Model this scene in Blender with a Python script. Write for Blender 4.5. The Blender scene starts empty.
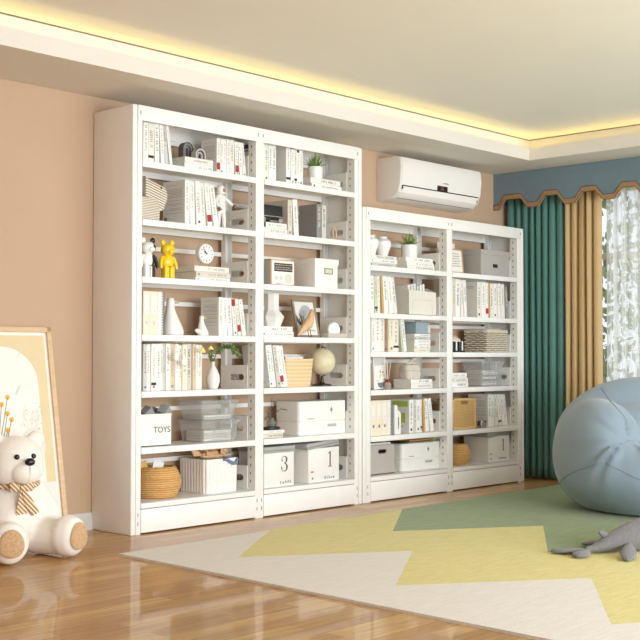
import bpy, bmesh, math, random
from mathutils import Vector, Matrix, Euler
S = bpy.context.scene
C = S.collection
R = random.Random(11)
PI = math.pi
D = math.radians

# ------------------------------------------------------------------ materials
def lin(c):
    c = c / 255.0
    return c / 12.92 if c <= 0.04045 else ((c + 0.055) / 1.055) ** 2.4
def col(rgb): return (lin(rgb[0]), lin(rgb[1]), lin(rgb[2]), 1.0)
MATS = {}
def mat(name, rgb, rough=.5, metal=0., var=.03, scale=12., stretch=(1, 1, 1), bump=0., bscale=150., sheen=0., coat=0., emit=None, estr=0.):
    """one procedural surface: a noise-varied colour and a fine bump"""
    if name in MATS: return MATS[name]
    m = bpy.data.materials.new(name); m.use_nodes = True
    nt = m.node_tree; N = nt.nodes; L = nt.links
    b = N['Principled BSDF']
    tc = N.new('ShaderNodeTexCoord'); mp = N.new('ShaderNodeMapping'); mp.inputs['Scale'].default_value = stretch
    L.new(tc.outputs['Object'], mp.inputs['Vector'])
    nz = N.new('ShaderNodeTexNoise'); nz.inputs['Scale'].default_value = scale; nz.inputs['Detail'].default_value = 3
    L.new(mp.outputs['Vector'], nz.inputs['Vector'])
    rp = N.new('ShaderNodeValToRGB')
    c = col(rgb)
    rp.color_ramp.elements[0].position = .3; rp.color_ramp.elements[1].position = .7
    rp.color_ramp.elements[0].color = [max(0, x * (1 - var)) for x in c[:3]] + [1]
    rp.color_ramp.elements[1].color = [min(1, x * (1 + var)) for x in c[:3]] + [1]
    L.new(nz.outputs['Fac'], rp.inputs['Fac']); L.new(rp.outputs['Color'], b.inputs['Base Color'])
    b.inputs['Roughness'].default_value = rough; b.inputs['Metallic'].default_value = metal
    b.inputs['Sheen Weight'].default_value = sheen; b.inputs['Coat Weight'].default_value = coat
    if bump > 0:
        n2 = N.new('ShaderNodeTexNoise'); n2.inputs['Scale'].default_value = bscale; n2.inputs['Detail'].default_value = 2
        L.new(mp.outputs['Vector'], n2.inputs['Vector'])
        bp = N.new('ShaderNodeBump'); bp.inputs['Strength'].default_value = bump; bp.inputs['Distance'].default_value = .004
        L.new(n2.outputs['Fac'], bp.inputs['Height']); L.new(bp.outputs['Normal'], b.inputs['Normal'])
    if emit:
        b.inputs['Emission Color'].default_value = col(emit); b.inputs['Emission Strength'].default_value = estr
    MATS[name] = m
    return m
def wave_mat(name, rgb1, rgb2, scale, direction='Z', rough=.6, distort=0., rot=(0, 0, 0), bump=0., profile='SIN', lo=.4, hi=.6):
    if name in MATS: return MATS[name]
    m = bpy.data.materials.new(name); m.use_nodes = True
    nt = m.node_tree; N = nt.nodes; L = nt.links; b = N['Principled BSDF']
    tc = N.new('ShaderNodeTexCoord'); mp = N.new('ShaderNodeMapping'); mp.inputs['Rotation'].default_value = rot
    L.new(tc.outputs['Object'], mp.inputs['Vector'])
    w = N.new('ShaderNodeTexWave'); w.bands_direction = direction; w.wave_profile = profile
    w.inputs['Scale'].default_value = scale; w.inputs['Distortion'].default_value = distort
    L.new(mp.outputs['Vector'], w.inputs['Vector'])
    rp = N.new('ShaderNodeValToRGB'); rp.color_ramp.elements[0].position = lo; rp.color_ramp.elements[1].position = hi
    rp.color_ramp.elements[0].color = col(rgb1); rp.color_ramp.elements[1].color = col(rgb2)
    L.new(w.outputs['Fac'], rp.inputs['Fac']); L.new(rp.outputs['Color'], b.inputs['Base Color'])
    b.inputs['Roughness'].default_value = rough
    if bump:
        bp = N.new('ShaderNodeBump'); bp.inputs['Strength'].default_value = bump; bp.inputs['Distance'].default_value = .004
        L.new(w.outputs['Fac'], bp.inputs['Height']); L.new(bp.outputs['Normal'], b.inputs['Normal'])
    MATS[name] = m
    return m
def clear_mat(name, rgb, through, rough=.2, translucent=0.):
    """thin clear sheet: part of the light passes straight, the rest is a pale diffuse/gloss surface"""
    if name in MATS: return MATS[name]
    m = bpy.data.materials.new(name); m.use_nodes = True
    nt = m.node_tree; N = nt.nodes; L = nt.links; b = N['Principled BSDF']; out = N['Material Output']
    b.inputs['Base Color'].default_value = col(rgb); b.inputs['Roughness'].default_value = rough
    t = N.new('ShaderNodeBsdfTransparent'); t.inputs['Color'].default_value = (.97, .97, .97, 1)
    mx = N.new('ShaderNodeMixShader')
    tc = N.new('ShaderNodeTexCoord'); nz = N.new('ShaderNodeTexNoise'); nz.inputs['Scale'].default_value = 6
    L.new(tc.outputs['Object'], nz.inputs['Vector'])
    mr = N.new('ShaderNodeMapRange'); mr.inputs['To Min'].default_value = through - .04; mr.inputs['To Max'].default_value = through + .04
    L.new(nz.outputs['Fac'], mr.inputs['Value']); L.new(mr.outputs['Result'], mx.inputs['Fac'])
    src = b.outputs['BSDF']
    if translucent:
        tl = N.new('ShaderNodeBsdfTranslucent'); tl.inputs['Color'].default_value = col(rgb)
        m2 = N.new('ShaderNodeMixShader'); m2.inputs['Fac'].default_value = translucent
        L.new(src, m2.inputs[1]); L.new(tl.outputs['BSDF'], m2.inputs[2]); src = m2.outputs['Shader']
    L.new(src, mx.inputs[1]); L.new(t.outputs['BSDF'], mx.inputs[2]); L.new(mx.outputs['Shader'], out.inputs['Surface'])
    MATS[name] = m
    return m

# ------------------------------------------------------------------ mesh builder
class MB:
    def __init__(s): s.b = bmesh.new()
    def _fin(s, fs, mi):
        for f in fs: f.material_index = mi
    def box(s, x0, x1, y0, y1, z0, z1, mi=0, bev=0., M=None, seg=2):
        r = bmesh.ops.create_cube(s.b, size=1)
        vs = r['verts']
        for v in vs: v.co = Vector(((x0 + x1) / 2 + v.co.x * (x1 - x0), (y0 + y1) / 2 + v.co.y * (y1 - y0), (z0 + z1) / 2 + v.co.z * (z1 - z0)))
        if bev > 0:
            es = list({e for v in vs for e in v.link_edges})
            q = bmesh.ops.bevel(s.b, geom=vs + es, offset=bev, segments=seg, affect='EDGES', profile=.5)
            fs = q['faces']; vs = list({v for f in fs for v in f.verts} | {v for v in q['verts']})
            fs = list({f for v in vs for f in v.link_faces})
        else: fs = list({f for v in vs for f in v.link_faces})
        s._fin(fs, mi)
        if M is not None: bmesh.ops.transform(s.b, matrix=M, verts=vs)
        return s
    def loft(s, rings, mi=0, cap=True, closed=True):
        """rings: lists of points, all the same length"""
        vv = [[s.b.verts.new(p) for p in r] for r in rings]
        n = len(vv[0]); fs = []
        for a, b in zip(vv, vv[1:]):
            for i in range(n if closed else n - 1):
                j = (i + 1) % n
                fs.append(s.b.faces.new((a[i], a[j], b[j], b[i])))
        if cap and closed:
            for r in (vv[0], vv[-1]):
                try: fs.append(s.b.faces.new(r))
                except ValueError: pass
        s._fin(fs, mi)
        return s
    def lathe(s, prof, seg=24, c=(0, 0, 0), mi=0, M=None, sx=1., sy=1.):
        rings = []
        for r, z in prof:
            r = max(r, 1e-4)
            ring = [Vector((c[0] + sx * r * math.cos(2 * PI * i / seg), c[1] + sy * r * math.sin(2 * PI * i / seg), c[2] + z)) for i in range(seg)]
            if M is not None: ring = [M @ v for v in ring]
            rings.append(ring)
        return s.loft(rings, mi)
    def tube(s, pts, r, seg=8, mi=0):
        pts = [Vector(p) for p in pts]; rings = []
        rr = r if isinstance(r, (list, tuple)) else [r] * len(pts)
        prev = None
        for i, p in enumerate(pts):
            t = (pts[min(i + 1, len(pts) - 1)] - pts[max(i - 1, 0)]).normalized()
            if prev is None:
                n = t.orthogonal().normalized()
            else:
                n = (prev - t * prev.dot(t))
                n = n.normalized() if n.length > 1e-6 else t.orthogonal().normalized()
            prev = n; b = t.cross(n)
            rings.append([p + (n * math.cos(2 * PI * k / seg) + b * math.sin(2 * PI * k / seg)) * rr[i] for k in range(seg)])
        return s.loft(rings, mi)
    def ball(s, c, r, seg=20, mi=0, M=None):
        rr = (r, r, r) if isinstance(r, (int, float)) else r
        q = bmesh.ops.create_uvsphere(s.b, u_segments=seg, v_segments=max(8, seg * 2 // 3), radius=1)
        vs = q['verts']
        for v in vs:
            p = Vector((v.co.x * rr[0], v.co.y * rr[1], v.co.z * rr[2]))
            if M is not None: p = M @ p
            v.co = p + Vector(c)
        s._fin({f for v in vs for f in v.link_faces}, mi)
        return s
    def prism(s, pts, y0, y1, mi=0, holes=(), axis='Y', bev=0., M=None):
        """2-D outline (with holes) given in the plane across AXIS, thick from y0 to y1"""
        def P(a, b, d): return {'Y': (a, d, b), 'X': (d, a, b), 'Z': (a, b, d)}[axis]
        es = []; vall = []
        for loop in [pts] + list(holes):
            vs = [s.b.verts.new(P(a, b, y0)) for a, b in loop]
            vall += vs
            es += [s.b.edges.new((vs[i], vs[(i + 1) % len(vs)])) for i in range(len(vs))]
        if holes:
            q = bmesh.ops.triangle_fill(s.b, use_beauty=True, edges=es)
            fs = [g for g in q['geom'] if isinstance(g, bmesh.types.BMFace)]
        else:
            fs = [s.b.faces.new(vall)]
        q = bmesh.ops.extrude_face_region(s.b, geom=fs)
        nv = [g for g in q['geom'] if isinstance(g, bmesh.types.BMVert)]
        dv = {'Y': (0, y1 - y0, 0), 'X': (y1 - y0, 0, 0), 'Z': (0, 0, y1 - y0)}[axis]
        bmesh.ops.translate(s.b, verts=nv, vec=dv)
        allv = vall + nv
        ff = {f for v in allv for f in v.link_faces}
        s._fin(ff, mi)
        if bev > 0:
            cap = set(fs) | {g for g in q['geom'] if isinstance(g, bmesh.types.BMFace)}
            ee = list({e for f in cap for e in f.edges if len(e.link_faces) == 2 and e.calc_face_angle(0) > .5})
            try:
                z = bmesh.ops.bevel(s.b, geom=ee, offset=bev, segments=2, affect='EDGES', profile=.5)
                allv = list(set(v for v in allv if v.is_valid) | set(z['verts']))
                s._fin(z['faces'], mi)
            except Exception: pass
        if M is not None: bmesh.ops.transform(s.b, matrix=M, verts=[v for v in allv if v.is_valid])
        return s
    def grid(s, fn, nu, nv, mi=0, wrap=False):
        vv = [[s.b.verts.new(fn(i / nu, j / nv)) for i in range(nu + (0 if wrap else 1))] for j in range(nv + 1)]
        n = len(vv[0]); fs = []
        for j in range(nv):
            for i in range(n if wrap else n - 1):
                k = (i + 1) % n
                fs.append(s.b.faces.new((vv[j][i], vv[j][k], vv[j + 1][k], vv[j + 1][i])))
        s._fin(fs, mi)
        return s
    def quad(s, a, b, c, d, mi=0):
        f = s.b.faces.new([s.b.verts.new(p) for p in (a, b, c, d)]); f.material_index = mi
        return s
    def text(s, txt, size, M, mi=0, depth=.0006):
        cu = bpy.data.curves.new('lettering', 'FONT'); cu.body = txt; cu.size = size; cu.extrude = depth; cu.align_x = 'CENTER'; cu.align_y = 'CENTER'
        o = bpy.data.objects.new('lettering', cu); C.objects.link(o)
        dg = bpy.context.evaluated_depsgraph_get(); dg.update()
        me = bpy.data.meshes.new_from_object(o.evaluated_get(dg))
        me.transform(M)
        n0 = len(s.b.faces); s.b.from_mesh(me); s.b.faces.ensure_lookup_table()
        for f in s.b.faces[n0:]: f.material_index = mi
        bpy.data.objects.remove(o); bpy.data.curves.remove(cu); bpy.data.meshes.remove(me)
        return s
    def build(s, name, mats, parent=None, smooth=30, loc=None, recalc=True):
        if recalc: bmesh.ops.recalc_face_normals(s.b, faces=s.b.faces)
        me = bpy.data.meshes.new(name); s.b.to_mesh(me); s.b.free()
        for m in (mats if isinstance(mats, (list, tuple)) else [mats]): me.materials.append(m)
        if smooth:
            for p in me.polygons: p.use_smooth = True
            if smooth < 180: me.set_sharp_from_angle(angle=D(smooth))
        o = bpy.data.objects.new(name, me); C.objects.link(o)
        if parent is not None: o.parent = parent
        if loc is not None: o.location = loc
        return o
FRONT = Matrix(((1, 0, 0, 0), (0, 0, -1, 0), (0, 1, 0, 0), (0, 0, 0, 1)))   # text plane -> facing -y
def T(x, y, z): return Matrix.Translation((x, y, z))
def tag(o, label, cat, group=None):
    o['label'] = label; o['category'] = cat
    if group: o['group'] = group
    return o
def thing(name, label, cat, loc=(0, 0, 0), rotz=0., group=None):
    o = bpy.data.objects.new(name, None); C.objects.link(o); o.empty_display_size = .05
    o.location = loc; o.rotation_euler = (0, 0, rotz)
    return tag(o, label, cat, group)
def struct(o):
    o['kind'] = 'structure'
    return o
def rrect(w, h, r, n=4, cx=0., cy=0.):
    out = []
    for sx, sy, a0 in ((1, 1, 0), (-1, 1, 90), (-1, -1, 180), (1, -1, 270)):
        for k in range(n + 1):
            a = D(a0 + 90 * k / n)
            out.append((cx + sx * (w / 2 - r) + r * math.cos(a), cy + sy * (h / 2 - r) + r * math.sin(a)))
    return out
def arc(cx, cy, r, a0, a1, n):
    return [(cx + r * math.cos(D(a0 + (a1 - a0) * k / n)), cy + r * math.sin(D(a0 + (a1 - a0) * k / n))) for k in range(n + 1)]

# palette
WHITE = mat('white_paint', (236, 234, 230), .42, var=.01)
STEEL = mat('white_powder_coated_steel', (239, 238, 235), .38, var=.012, bump=.03, bscale=900)
PLASTIC = mat('white_plastic', (238, 237, 233), .3, var=.01)
CERAMIC = mat('white_ceramic', (236, 235, 231), .32, var=.015, bump=.04, bscale=60)
PAPER = mat('page_paper', (236, 232, 222), .85, var=.05, scale=60)
INK = mat('dark_ink', (84, 80, 78), .7)
INK2 = mat('grey_ink', (146, 142, 138), .7)
GOLD = mat('gold_ink', (150, 122, 70), .5)
REDI = mat('red_ink', (165, 38, 40), .6)
DARK = mat('black_plastic', (28, 27, 27), .4)
SLOT = mat('dark_slot', (92, 90, 87), .8)
GREYB = mat('light_grey_board', (178, 176, 172), .6)
LGREY = mat('pale_grey_lid', (170, 170, 167), .55)
WOOD = mat('pale_wood', (214, 182, 138), .5, var=.12, scale=9, stretch=(1, 8, 8))
BEECH = mat('beech_wood', (216, 178, 136), .45, var=.14, scale=10, stretch=(6, 1, 1))
LEAF = mat('green_leaf', (122, 150, 84), .55, var=.25, scale=30)
LEAF2 = mat('pale_green_leaf', (160, 176, 104), .55, var=.25, scale=30)
CHROME = mat('satin_chrome', (190, 188, 184), .25, metal=1.)
COVERS = {
    'white': mat('cover_white', (238, 237, 233), .5, var=.015), 'offwhite': mat('cover_offwhite', (230, 227, 219), .55, var=.02),
    'pale grey': mat('cover_pale_grey', (205, 203, 199), .55, var=.02), 'grey': mat('cover_grey', (142, 140, 138), .6, var=.02),
    'cream': mat('cover_cream', (232, 224, 203), .6, var=.02), 'tan': mat('cover_tan', (216, 198, 170), .6, var=.03),
    'beige': mat('cover_beige', (216, 206, 192), .6, var=.02), 'ochre': mat('cover_ochre', (206, 170, 98), .6, var=.03),
    'red-brown': mat('cover_red_brown', (176, 128, 108), .6, var=.03), 'sage': mat('cover_sage', (204, 208, 186), .6, var=.03),
    'lime': mat('cover_lime', (186, 200, 82), .6, var=.03), 'dusty blue': mat('cover_dusty_blue', (150, 164, 176), .55, var=.04),
    'orange': mat('cover_orange', (204, 150, 92), .6, var=.04), 'black': mat('cover_black', (44, 43, 42), .5),
    'pink': mat('cover_pink', (206, 150, 146), .6), 'teal': mat('cover_teal', (110, 150, 150), .6),
}

# ------------------------------------------------------------------ camera, light
cam = bpy.data.cameras.new('camera'); cam.sensor_width = 36; cam.lens = 1178.8243 / 640 * 36; cam.clip_start = .05; cam.clip_end = 200
co = bpy.data.objects.new('camera', cam); C.objects.link(co); S.camera = co
pi_, ro_, ya_ = .03, .0009, .8191
fw = Vector((math.sin(ya_) * math.cos(pi_), math.cos(ya_) * math.cos(pi_), math.sin(pi_)))
rt = Vector((math.cos(ya_), -math.sin(ya_), 0)); up = rt.cross(fw)
r2 = rt * math.cos(ro_) + up * math.sin(ro_); u2 = -rt * math.sin(ro_) + up * math.cos(ro_)
M = Matrix((r2, u2, -fw)).transposed().to_4x4(); M.translation = (-3.7206, -4.7852, .9141)
co.matrix_world = M

W_ = bpy.data.worlds.new('world'); S.world = W_; W_.use_nodes = True
bg = W_.node_tree.nodes['Background']; bg.inputs['Color'].default_value = (.87, .95, 1.07, 1); bg.inputs['Strength'].default_value = 1.95
S.view_settings.view_transform = 'Standard'; S.view_settings.look = 'None'; S.view_settings.gamma = 1; S.view_settings.use_curve_mapping = False
S.view_settings.exposure = -0.37
S.cycles.max_bounces = 10; S.cycles.diffuse_bounces = 8; S.cycles.glossy_bounces = 3; S.cycles.transparent_max_bounces = 16
S.cycles.caustics_reflective = False; S.cycles.caustics_refractive = False
def area(name, loc, target, sx, sy, power, rgb=(1, 1, 1)):
    l = bpy.data.lights.new(name, 'AREA'); l.shape = 'RECTANGLE'; l.size = sx; l.size_y = sy; l.energy = power; l.color = rgb
    o = bpy.data.objects.new(name, l); C.objects.link(o); o.location = loc
    o.rotation_euler = (Vector(target) - Vector(loc)).to_track_quat('-Z', 'Y').to_euler()
    return o
area('added_key_light', (-2.3, -10.5, 1.35), (.9, 0, 1.1), 5, 2.6, 600, (.92, .97, 1))  # unseen key light added outside the room to brighten the shelves
area('added_ceiling_fill', (1.2, -5.4, 1.0), (.6, -3.2, 2.4), 4, 1.6, 150, (.97, .985, 1))  # unseen fill light added to brighten the ceiling, no lamp stands here

# ------------------------------------------------------------------ room
def floor_mat():
    m = bpy.data.materials.new('oak_laminate'); m.use_nodes = True
    nt = m.node_tree; N = nt.nodes; L = nt.links; b = N['Principled BSDF']
    tc = N.new('ShaderNodeTexCoord')
    br = N.new('ShaderNodeTexBrick'); br.offset = .37; br.squash = 1
    br.inputs['Scale'].default_value = 1; br.inputs['Brick Width'].default_value = .62; br.inputs['Row Height'].default_value = .085
    br.inputs['Mortar Size'].default_value = .0012; br.inputs['Mortar Smooth'].default_value = .3; br.inputs['Bias'].default_value = 0
    br.inputs['Color1'].default_value = col((208, 170, 110)); br.inputs['Color2'].default_value = col((178, 134, 78)); br.inputs['Mortar'].default_value = col((140, 100, 58))
    L.new(tc.outputs['Object'], br.inputs['Vector'])
    mp = N.new('ShaderNodeMapping'); mp.inputs['Scale'].default_value = (1.2, 22, 1); L.new(tc.outputs['Object'], mp.inputs['Vector'])
    nz = N.new('ShaderNodeTexNoise'); nz.inputs['Scale'].default_value = 3; nz.inputs['Detail'].default_value = 6; nz.inputs['Distortion'].default_value = .6
    L.new(mp.outputs['Vector'], nz.inputs['Vector'])
    rp = N.new('ShaderNodeValToRGB'); rp.color_ramp.elements[0].position = .3; rp.color_ramp.elements[1].position = .72
    rp.color_ramp.elements[0].color = (.66, .58, .48, 1); rp.color_ramp.elements[1].color = (1.12, 1.1, 1.06, 1)
    L.new(nz.outputs['Fac'], rp.inputs['Fac'])
    mx = N.new('ShaderNodeMix'); mx.data_type = 'RGBA'; mx.blend_type = 'MULTIPLY'; mx.inputs['Factor'].default_value = .8
    L.new(br.outputs['Color'], mx.inputs[6]); L.new(rp.outputs['Color'], mx.inputs[7])
    n3 = N.new('ShaderNodeTexNoise'); n3.inputs['Scale'].default_value = 7
    mp3 = N.new('ShaderNodeMapping'); mp3.inputs['Scale'].default_value = (.5, 6, 1); L.new(tc.outputs['Object'], mp3.inputs['Vector']); L.new(mp3.outputs['Vector'], n3.inputs['Vector'])
    r3 = N.new('ShaderNodeValToRGB'); r3.color_ramp.elements[0].position = .62; r3.color_ramp.elements[1].position = .78
    r3.color_ramp.elements[0].color = (1, 1, 1, 1); r3.color_ramp.elements[1].color = (.72, .62, .5, 1); L.new(n3.outputs['Fac'], r3.inputs['Fac'])
    m2 = N.new('ShaderNodeMix'); m2.data_type = 'RGBA'; m2.blend_type = 'MULTIPLY'; m2.inputs['Factor'].default_value = .7
    L.new(mx.outputs[2], m2.inputs[6]); L.new(r3.outputs['Color'], m2.inputs[7]); L.new(m2.outputs[2], b.inputs['Base Color'])
    b.inputs['Roughness'].default_value = .5; b.inputs['Coat Weight'].default_value = .5; b.inputs['Coat Roughness'].default_value = .05
    return m
struct(MB().box(-6.5, 4.2, -6.6, .45, -.08, 0).build('floor', floor_mat(), smooth=0))
WALLM = mat('tan_wall_paint', (194, 166, 139), .85, var=.015, scale=3, bump=.05, bscale=500)
CEILM = mat('ceiling_paint', (238, 234, 226), .9, var=.008, scale=3)
struct(MB().box(-6.5, 3.95, .34, .46, 0, 2.286).build('wall_back', WALLM, smooth=0))
struct(MB().box(-6.6, -6.5, -5.2, .45, 0, 2.28).build('wall_left', mat('warm_white_wall_paint', (230, 229, 226), .85, var=.01, scale=3), smooth=0))
struct(MB().box(-6.6, -3.4, -6.7, -6.6, 0, 2.47).build('wall_front_light_block', mat('warm_white_wall_paint', (230, 229, 226), .85, var=.01, scale=3), smooth=0))  # unseen wall, added behind the camera to block light from the left
# wall with the window: below, above and beside the opening
wy0, wy1, wz0, wz1 = -3.1, -.33, .06, 2.16
struct(MB().box(3.95, 4.07, wy1, .45, 0, 2.29).box(3.95, 4.07, wy0, wy1, 0, wz0).box(3.95, 4.07, wy0, wy1, wz1, 2.29).box(3.95, 4.07, wy0 - .5, wy0, 0, 2.29).build('wall_right', WALLM, smooth=0))
win = struct(MB().box(3.98, 4.04, wy0, wy1, wz0, wz0 + .05).box(3.98, 4.04, wy0, wy1, wz1 - .05, wz1).box(3.98, 4.04, wy0, wy0 + .05, wz0, wz1).box(3.98, 4.04, wy1 - .05, wy1, wz0, wz1)
       .box(3.985, 4.035, wy0, wy1, 1.62, 1.66).box(3.985, 4.035, -1.27, -1.23, wz0, wz1).box(3.985, 4.035, -2.2, -2.16, wz0, wz1).build('window_1', WHITE))
gl = MB().box(4.008, 4.012, wy0 + .05, wy1 - .05, wz0 + .05, wz1 - .05).build('glass_pane', clear_mat('window_glass', (240, 244, 244), .92, .05), win)
# ceiling and its dropped border with the light trough
ZS, ZL, YE, XE, ZC, YR, XR2 = 2.2866, 2.371, -.2216, 3.3146, 2.47, -.10, 3.50
struct(MB().box(-6.6, 4.07, -6.6, .45, ZC, ZC + .06).build('ceiling', CEILM, smooth=0))
bord = MB()
bord.box(-6.6, 4.07, YR, .45, ZS, ZC - .001).box(XR2, 4.07, -6.6, YR, ZS, ZC - .001)
bord.box(-6.6, XR2, YE + .014, YR, ZS, ZS + .014).box(XE + .014, XR2, -6.6, YE + .014, ZS, ZS + .014)
bord.box(-6.6, XE, YE, YE + .014, ZS, ZL).box(XE, XE + .014, -6.6, YE + .014, ZS, ZL)
struct(bord.build('ceiling_border', mat('border_paint', (222, 217, 209), .9, var=.008, scale=3), smooth=0))
struct(MB().box(-6.6, XR2, YR - .004, YR, ZC - .006, ZC).box(XR2 - .004, XR2, -6.6, YR - .004, ZC - .006, ZC).build('corner_shade_line_1', mat('shade_line_brown', (120, 104, 74), .7), smooth=0))  # thin brown strip, paints in the shade line where trough wall meets ceiling
LED = mat('warm_led_diffuser', (255, 240, 190), .5, emit=(255, 236, 158), estr=8)
ls = MB().box(-6.5, XE + .178, -.122, -.108, ZS + .016, ZS + .028).build('led_strip', LED)
tag(ls, 'warm yellow light strip hidden in the ceiling trough above the bookcases', 'light strip')
ls2 = MB().box(XE + .16, XE + .176, -6.6, -.24, ZS + .016, ZS + .028).build('led_strip', LED)
tag(ls2, 'warm yellow light strip hidden in the ceiling trough above the curtains', 'light strip')
bb = [(.34, 0), (.326, 0), (.326, .062), (.329, .066), (.329, .076), (.333, .08), (.333, .089), (.34, .091)]
BASE = mat('baseboard_paint', (214, 212, 208), .5, var=.01)
struct(MB().prism(bb, -6.5, 3.95, axis='X').build('baseboard_back', BASE, smooth=0))
struct(MB().prism([(3.95 + (a - .34), b) for a, b in bb], -.42, .3, axis='Y').build('baseboard_right', BASE, smooth=0))

# outside, beyond the window
struct(MB().box(4.3, 30, -14, 12, -.5, -.3).build('lawn', mat('lawn_green', (150, 160, 110), .9, var=.2, scale=2), smooth=0))
def tree(x, y, h, label):
    t = thing('garden_tree', label, 'tree', (x, y, -.3), 0, 'trees outside the window')
    MB().tube([(0, 0, 0), (.05, .02, h * .3), (-.03, .05, h * .6), (.02, 0, h * .9)], [.09, .07, .05, .02], 8).build('trunk', mat('bark', (98, 84, 70), .9, var=.2), t)
    f = MB()
    for i in range(520):
        a = R.uniform(0, 2 * PI); z = R.uniform(.12, 1.); rr = 1.15 * math.sqrt(R.random()) * (1 - .55 * abs(z - .5))
        p = Vector((rr * math.cos(a), rr * math.sin(a), z * h)); s = R.uniform(.05, .11)
        e = Euler((R.uniform(0, 6), R.uniform(0, 6), R.uniform(0, 6))).to_matrix()
        f.quad(*[p + e @ Vector(q) * s for q in ((-1, 0, 0), (0, -.5, .15), (1, 0, 0), (0, .5, .15))])
    f.build('foliage', mat('tree_leaves', (112, 122, 84), .7, var=.35, scale=3), t, smooth=0, recalc=False)
tree(9.5, 2.75, 2.9, 'bushy green tree seen through the sheer curtain nearest the gold drape')
tree(12., 3.45, 3.6, 'taller green tree farther off behind the sheer curtain')
# ------------------------------------------------------------------ bookcases
def bookcase(label, X0, xs, H, shelves, pz=.161):
    """xs = left post, mid post, right post as (x0, x1); end panels outside them"""
    (a0, a1), (m0, m1), (b0, b1), X1 = xs
    t = thing('steel_bookcase', label, 'bookcase', ((X0 + X1) / 2, 0, 0))
    cx = (X0 + X1) / 2
    DP = .336
    def B(): return MB()
    def fin(mb, name, m=STEEL):
        o = mb.build(name, m, t); o.location = (-cx, 0, 0); return o
    for p0, p1 in ((X0, a0 - .003), (b1 + .003, X1)):
        fin(B().box(p0, p1, 0, DP, 0, H, bev=.006, seg=3), 'end_panel')
    for p0, p1 in ((a0, a1), (m0, m1), (b0, b1)):
        # front post: a folded channel, its inner flanges slotted
        f = B().box(p0, p1, .003, .01, .0, H - .07, bev=.002)
        f.box(p0, p0 + .004, .008, .066, .0, H - .07).box(p1 - .004, p1, .008, .066, .0, H - .07)
        o = fin(f, 'front_post')
        s = B(); z = .2
        while z < H - .1:
            if p0 > a0: s.box(p0 - .0006, p0 + .001, .037, .043, z, z + .014)
            if p1 < b1: s.box(p1 - .001, p1 + .0006, .037, .043, z, z + .014)
            z += .045
        so = s.build('slot_pattern', SLOT, o, smooth=0)
        w = p1 - p0
        fin(B().box(p0 + w * .1, p1 - w * .1, .292, .3, .0, H - .04, bev=.002).box(p0 + w * .1, p0 + w * .1 + .004, .262, .294, 0, H - .04).box(p1 - w * .1 - .004, p1 - w * .1, .262, .294, 0, H - .04), 'rear_post')
    fin(B().box(a0 - .001, b1 + .001, -.003, .012, H - .078, H, bev=.003).box(a0, b1, .01, .022, H - .02, H - .002), 'crown_beam')
    fin(B().box(a0, b1, .01, .31, H - .012, H - .004).box(a0, b1, .292, .3, H - .09, H - .012), 'top_panel')
    sc = B()
    for x in (a0 + .014, m0 + .014, m1 - .014, b1 - .014):
        sc.box(x - .002, x + .002, -.0042, -.002, H - .05, H - .03)
        for z in (.045, .09): sc.box(x - .0016, x + .0016, .0015, .0034, z, z + .02)
    fin(sc, 'rivet_pattern', SLOT)
    for p0, p1 in ((a1, m0), (m1, b0)):
        fin(B().box(p0 + .001, p1 - .001, -.001, .012, .008, .127, bev=.0015), 'plinth')
        fin(B().box(p0 + .001, p1 - .001, -.002, .3, pz - .004, pz).box(p0 + .001, p1 - .001, -.002, .006, .13, pz, bev=.002).box(p0 + .001, p1 - .001, .29, .3, .13, pz), 'bottom_shelf')
        for z in shelves:
            s = B().box(p0 + .001, p1 - .001, 0, .288, z - .004, z).box(p0 + .001, p1 - .001, -.002, .006, z - .032, z, bev=.0022)
            s.box(p0 + .001, p1 - .001, .278, .288, z - .034, z).box(p0 + .001, p1 - .001, .05, .062, z - .014, z - .003).box(p0 + .001, p1 - .001, .006, .016, z - .032, z - .029)
            fin(s, 'shelf')
        for z in [pz] + shelves:
            hole = [(.155 + (.117 - .035) / 2 * sx + .0175 * math.cos(D(q)), .062 + .0175 * math.sin(D(q))) for sx, q0 in ((1, -90), (-1, 90)) for q in range(q0, q0 + 181, 30)]
            for x0 in (p0, p1 - .003):
                k = B().prism([(.066, .0), (.29, .0), (.29, .128), (.066, .132)], 0, .003, holes=[hole], axis='X')
                o = fin(k, 'side_bracket'); o.location = (x0 - cx, 0, z)
            k = B().box(p0, p1, .292, .298, .168, .192)
            o = fin(k, 'back_rail'); o.location = (-cx, 0, z)
    return t
ZT = [.161, .44, .728, 1.02, 1.318, 1.614, 1.916]     # tall bookcase, shelf tops from the floor up
ZL_ = [.161, .407, .696, .936, 1.179, 1.478]          # low bookcase
bookcase('tall white steel double bookcase with seven shelf levels beside the white bear', .0, ((.033, .064), (.872, .935), (1.713, 1.75), 1.78), 2.2, ZT[1:])
bookcase('low white steel double bookcase with six levels under the air conditioner', 1.79, ((1.822, 1.864), (2.653, 2.715), (3.499, 3.545), 3.577), 1.84, ZL_[1:])

ZT = [q + .0008 for q in ZT]; ZL_ = [q + .0008 for q in ZL_]
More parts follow.
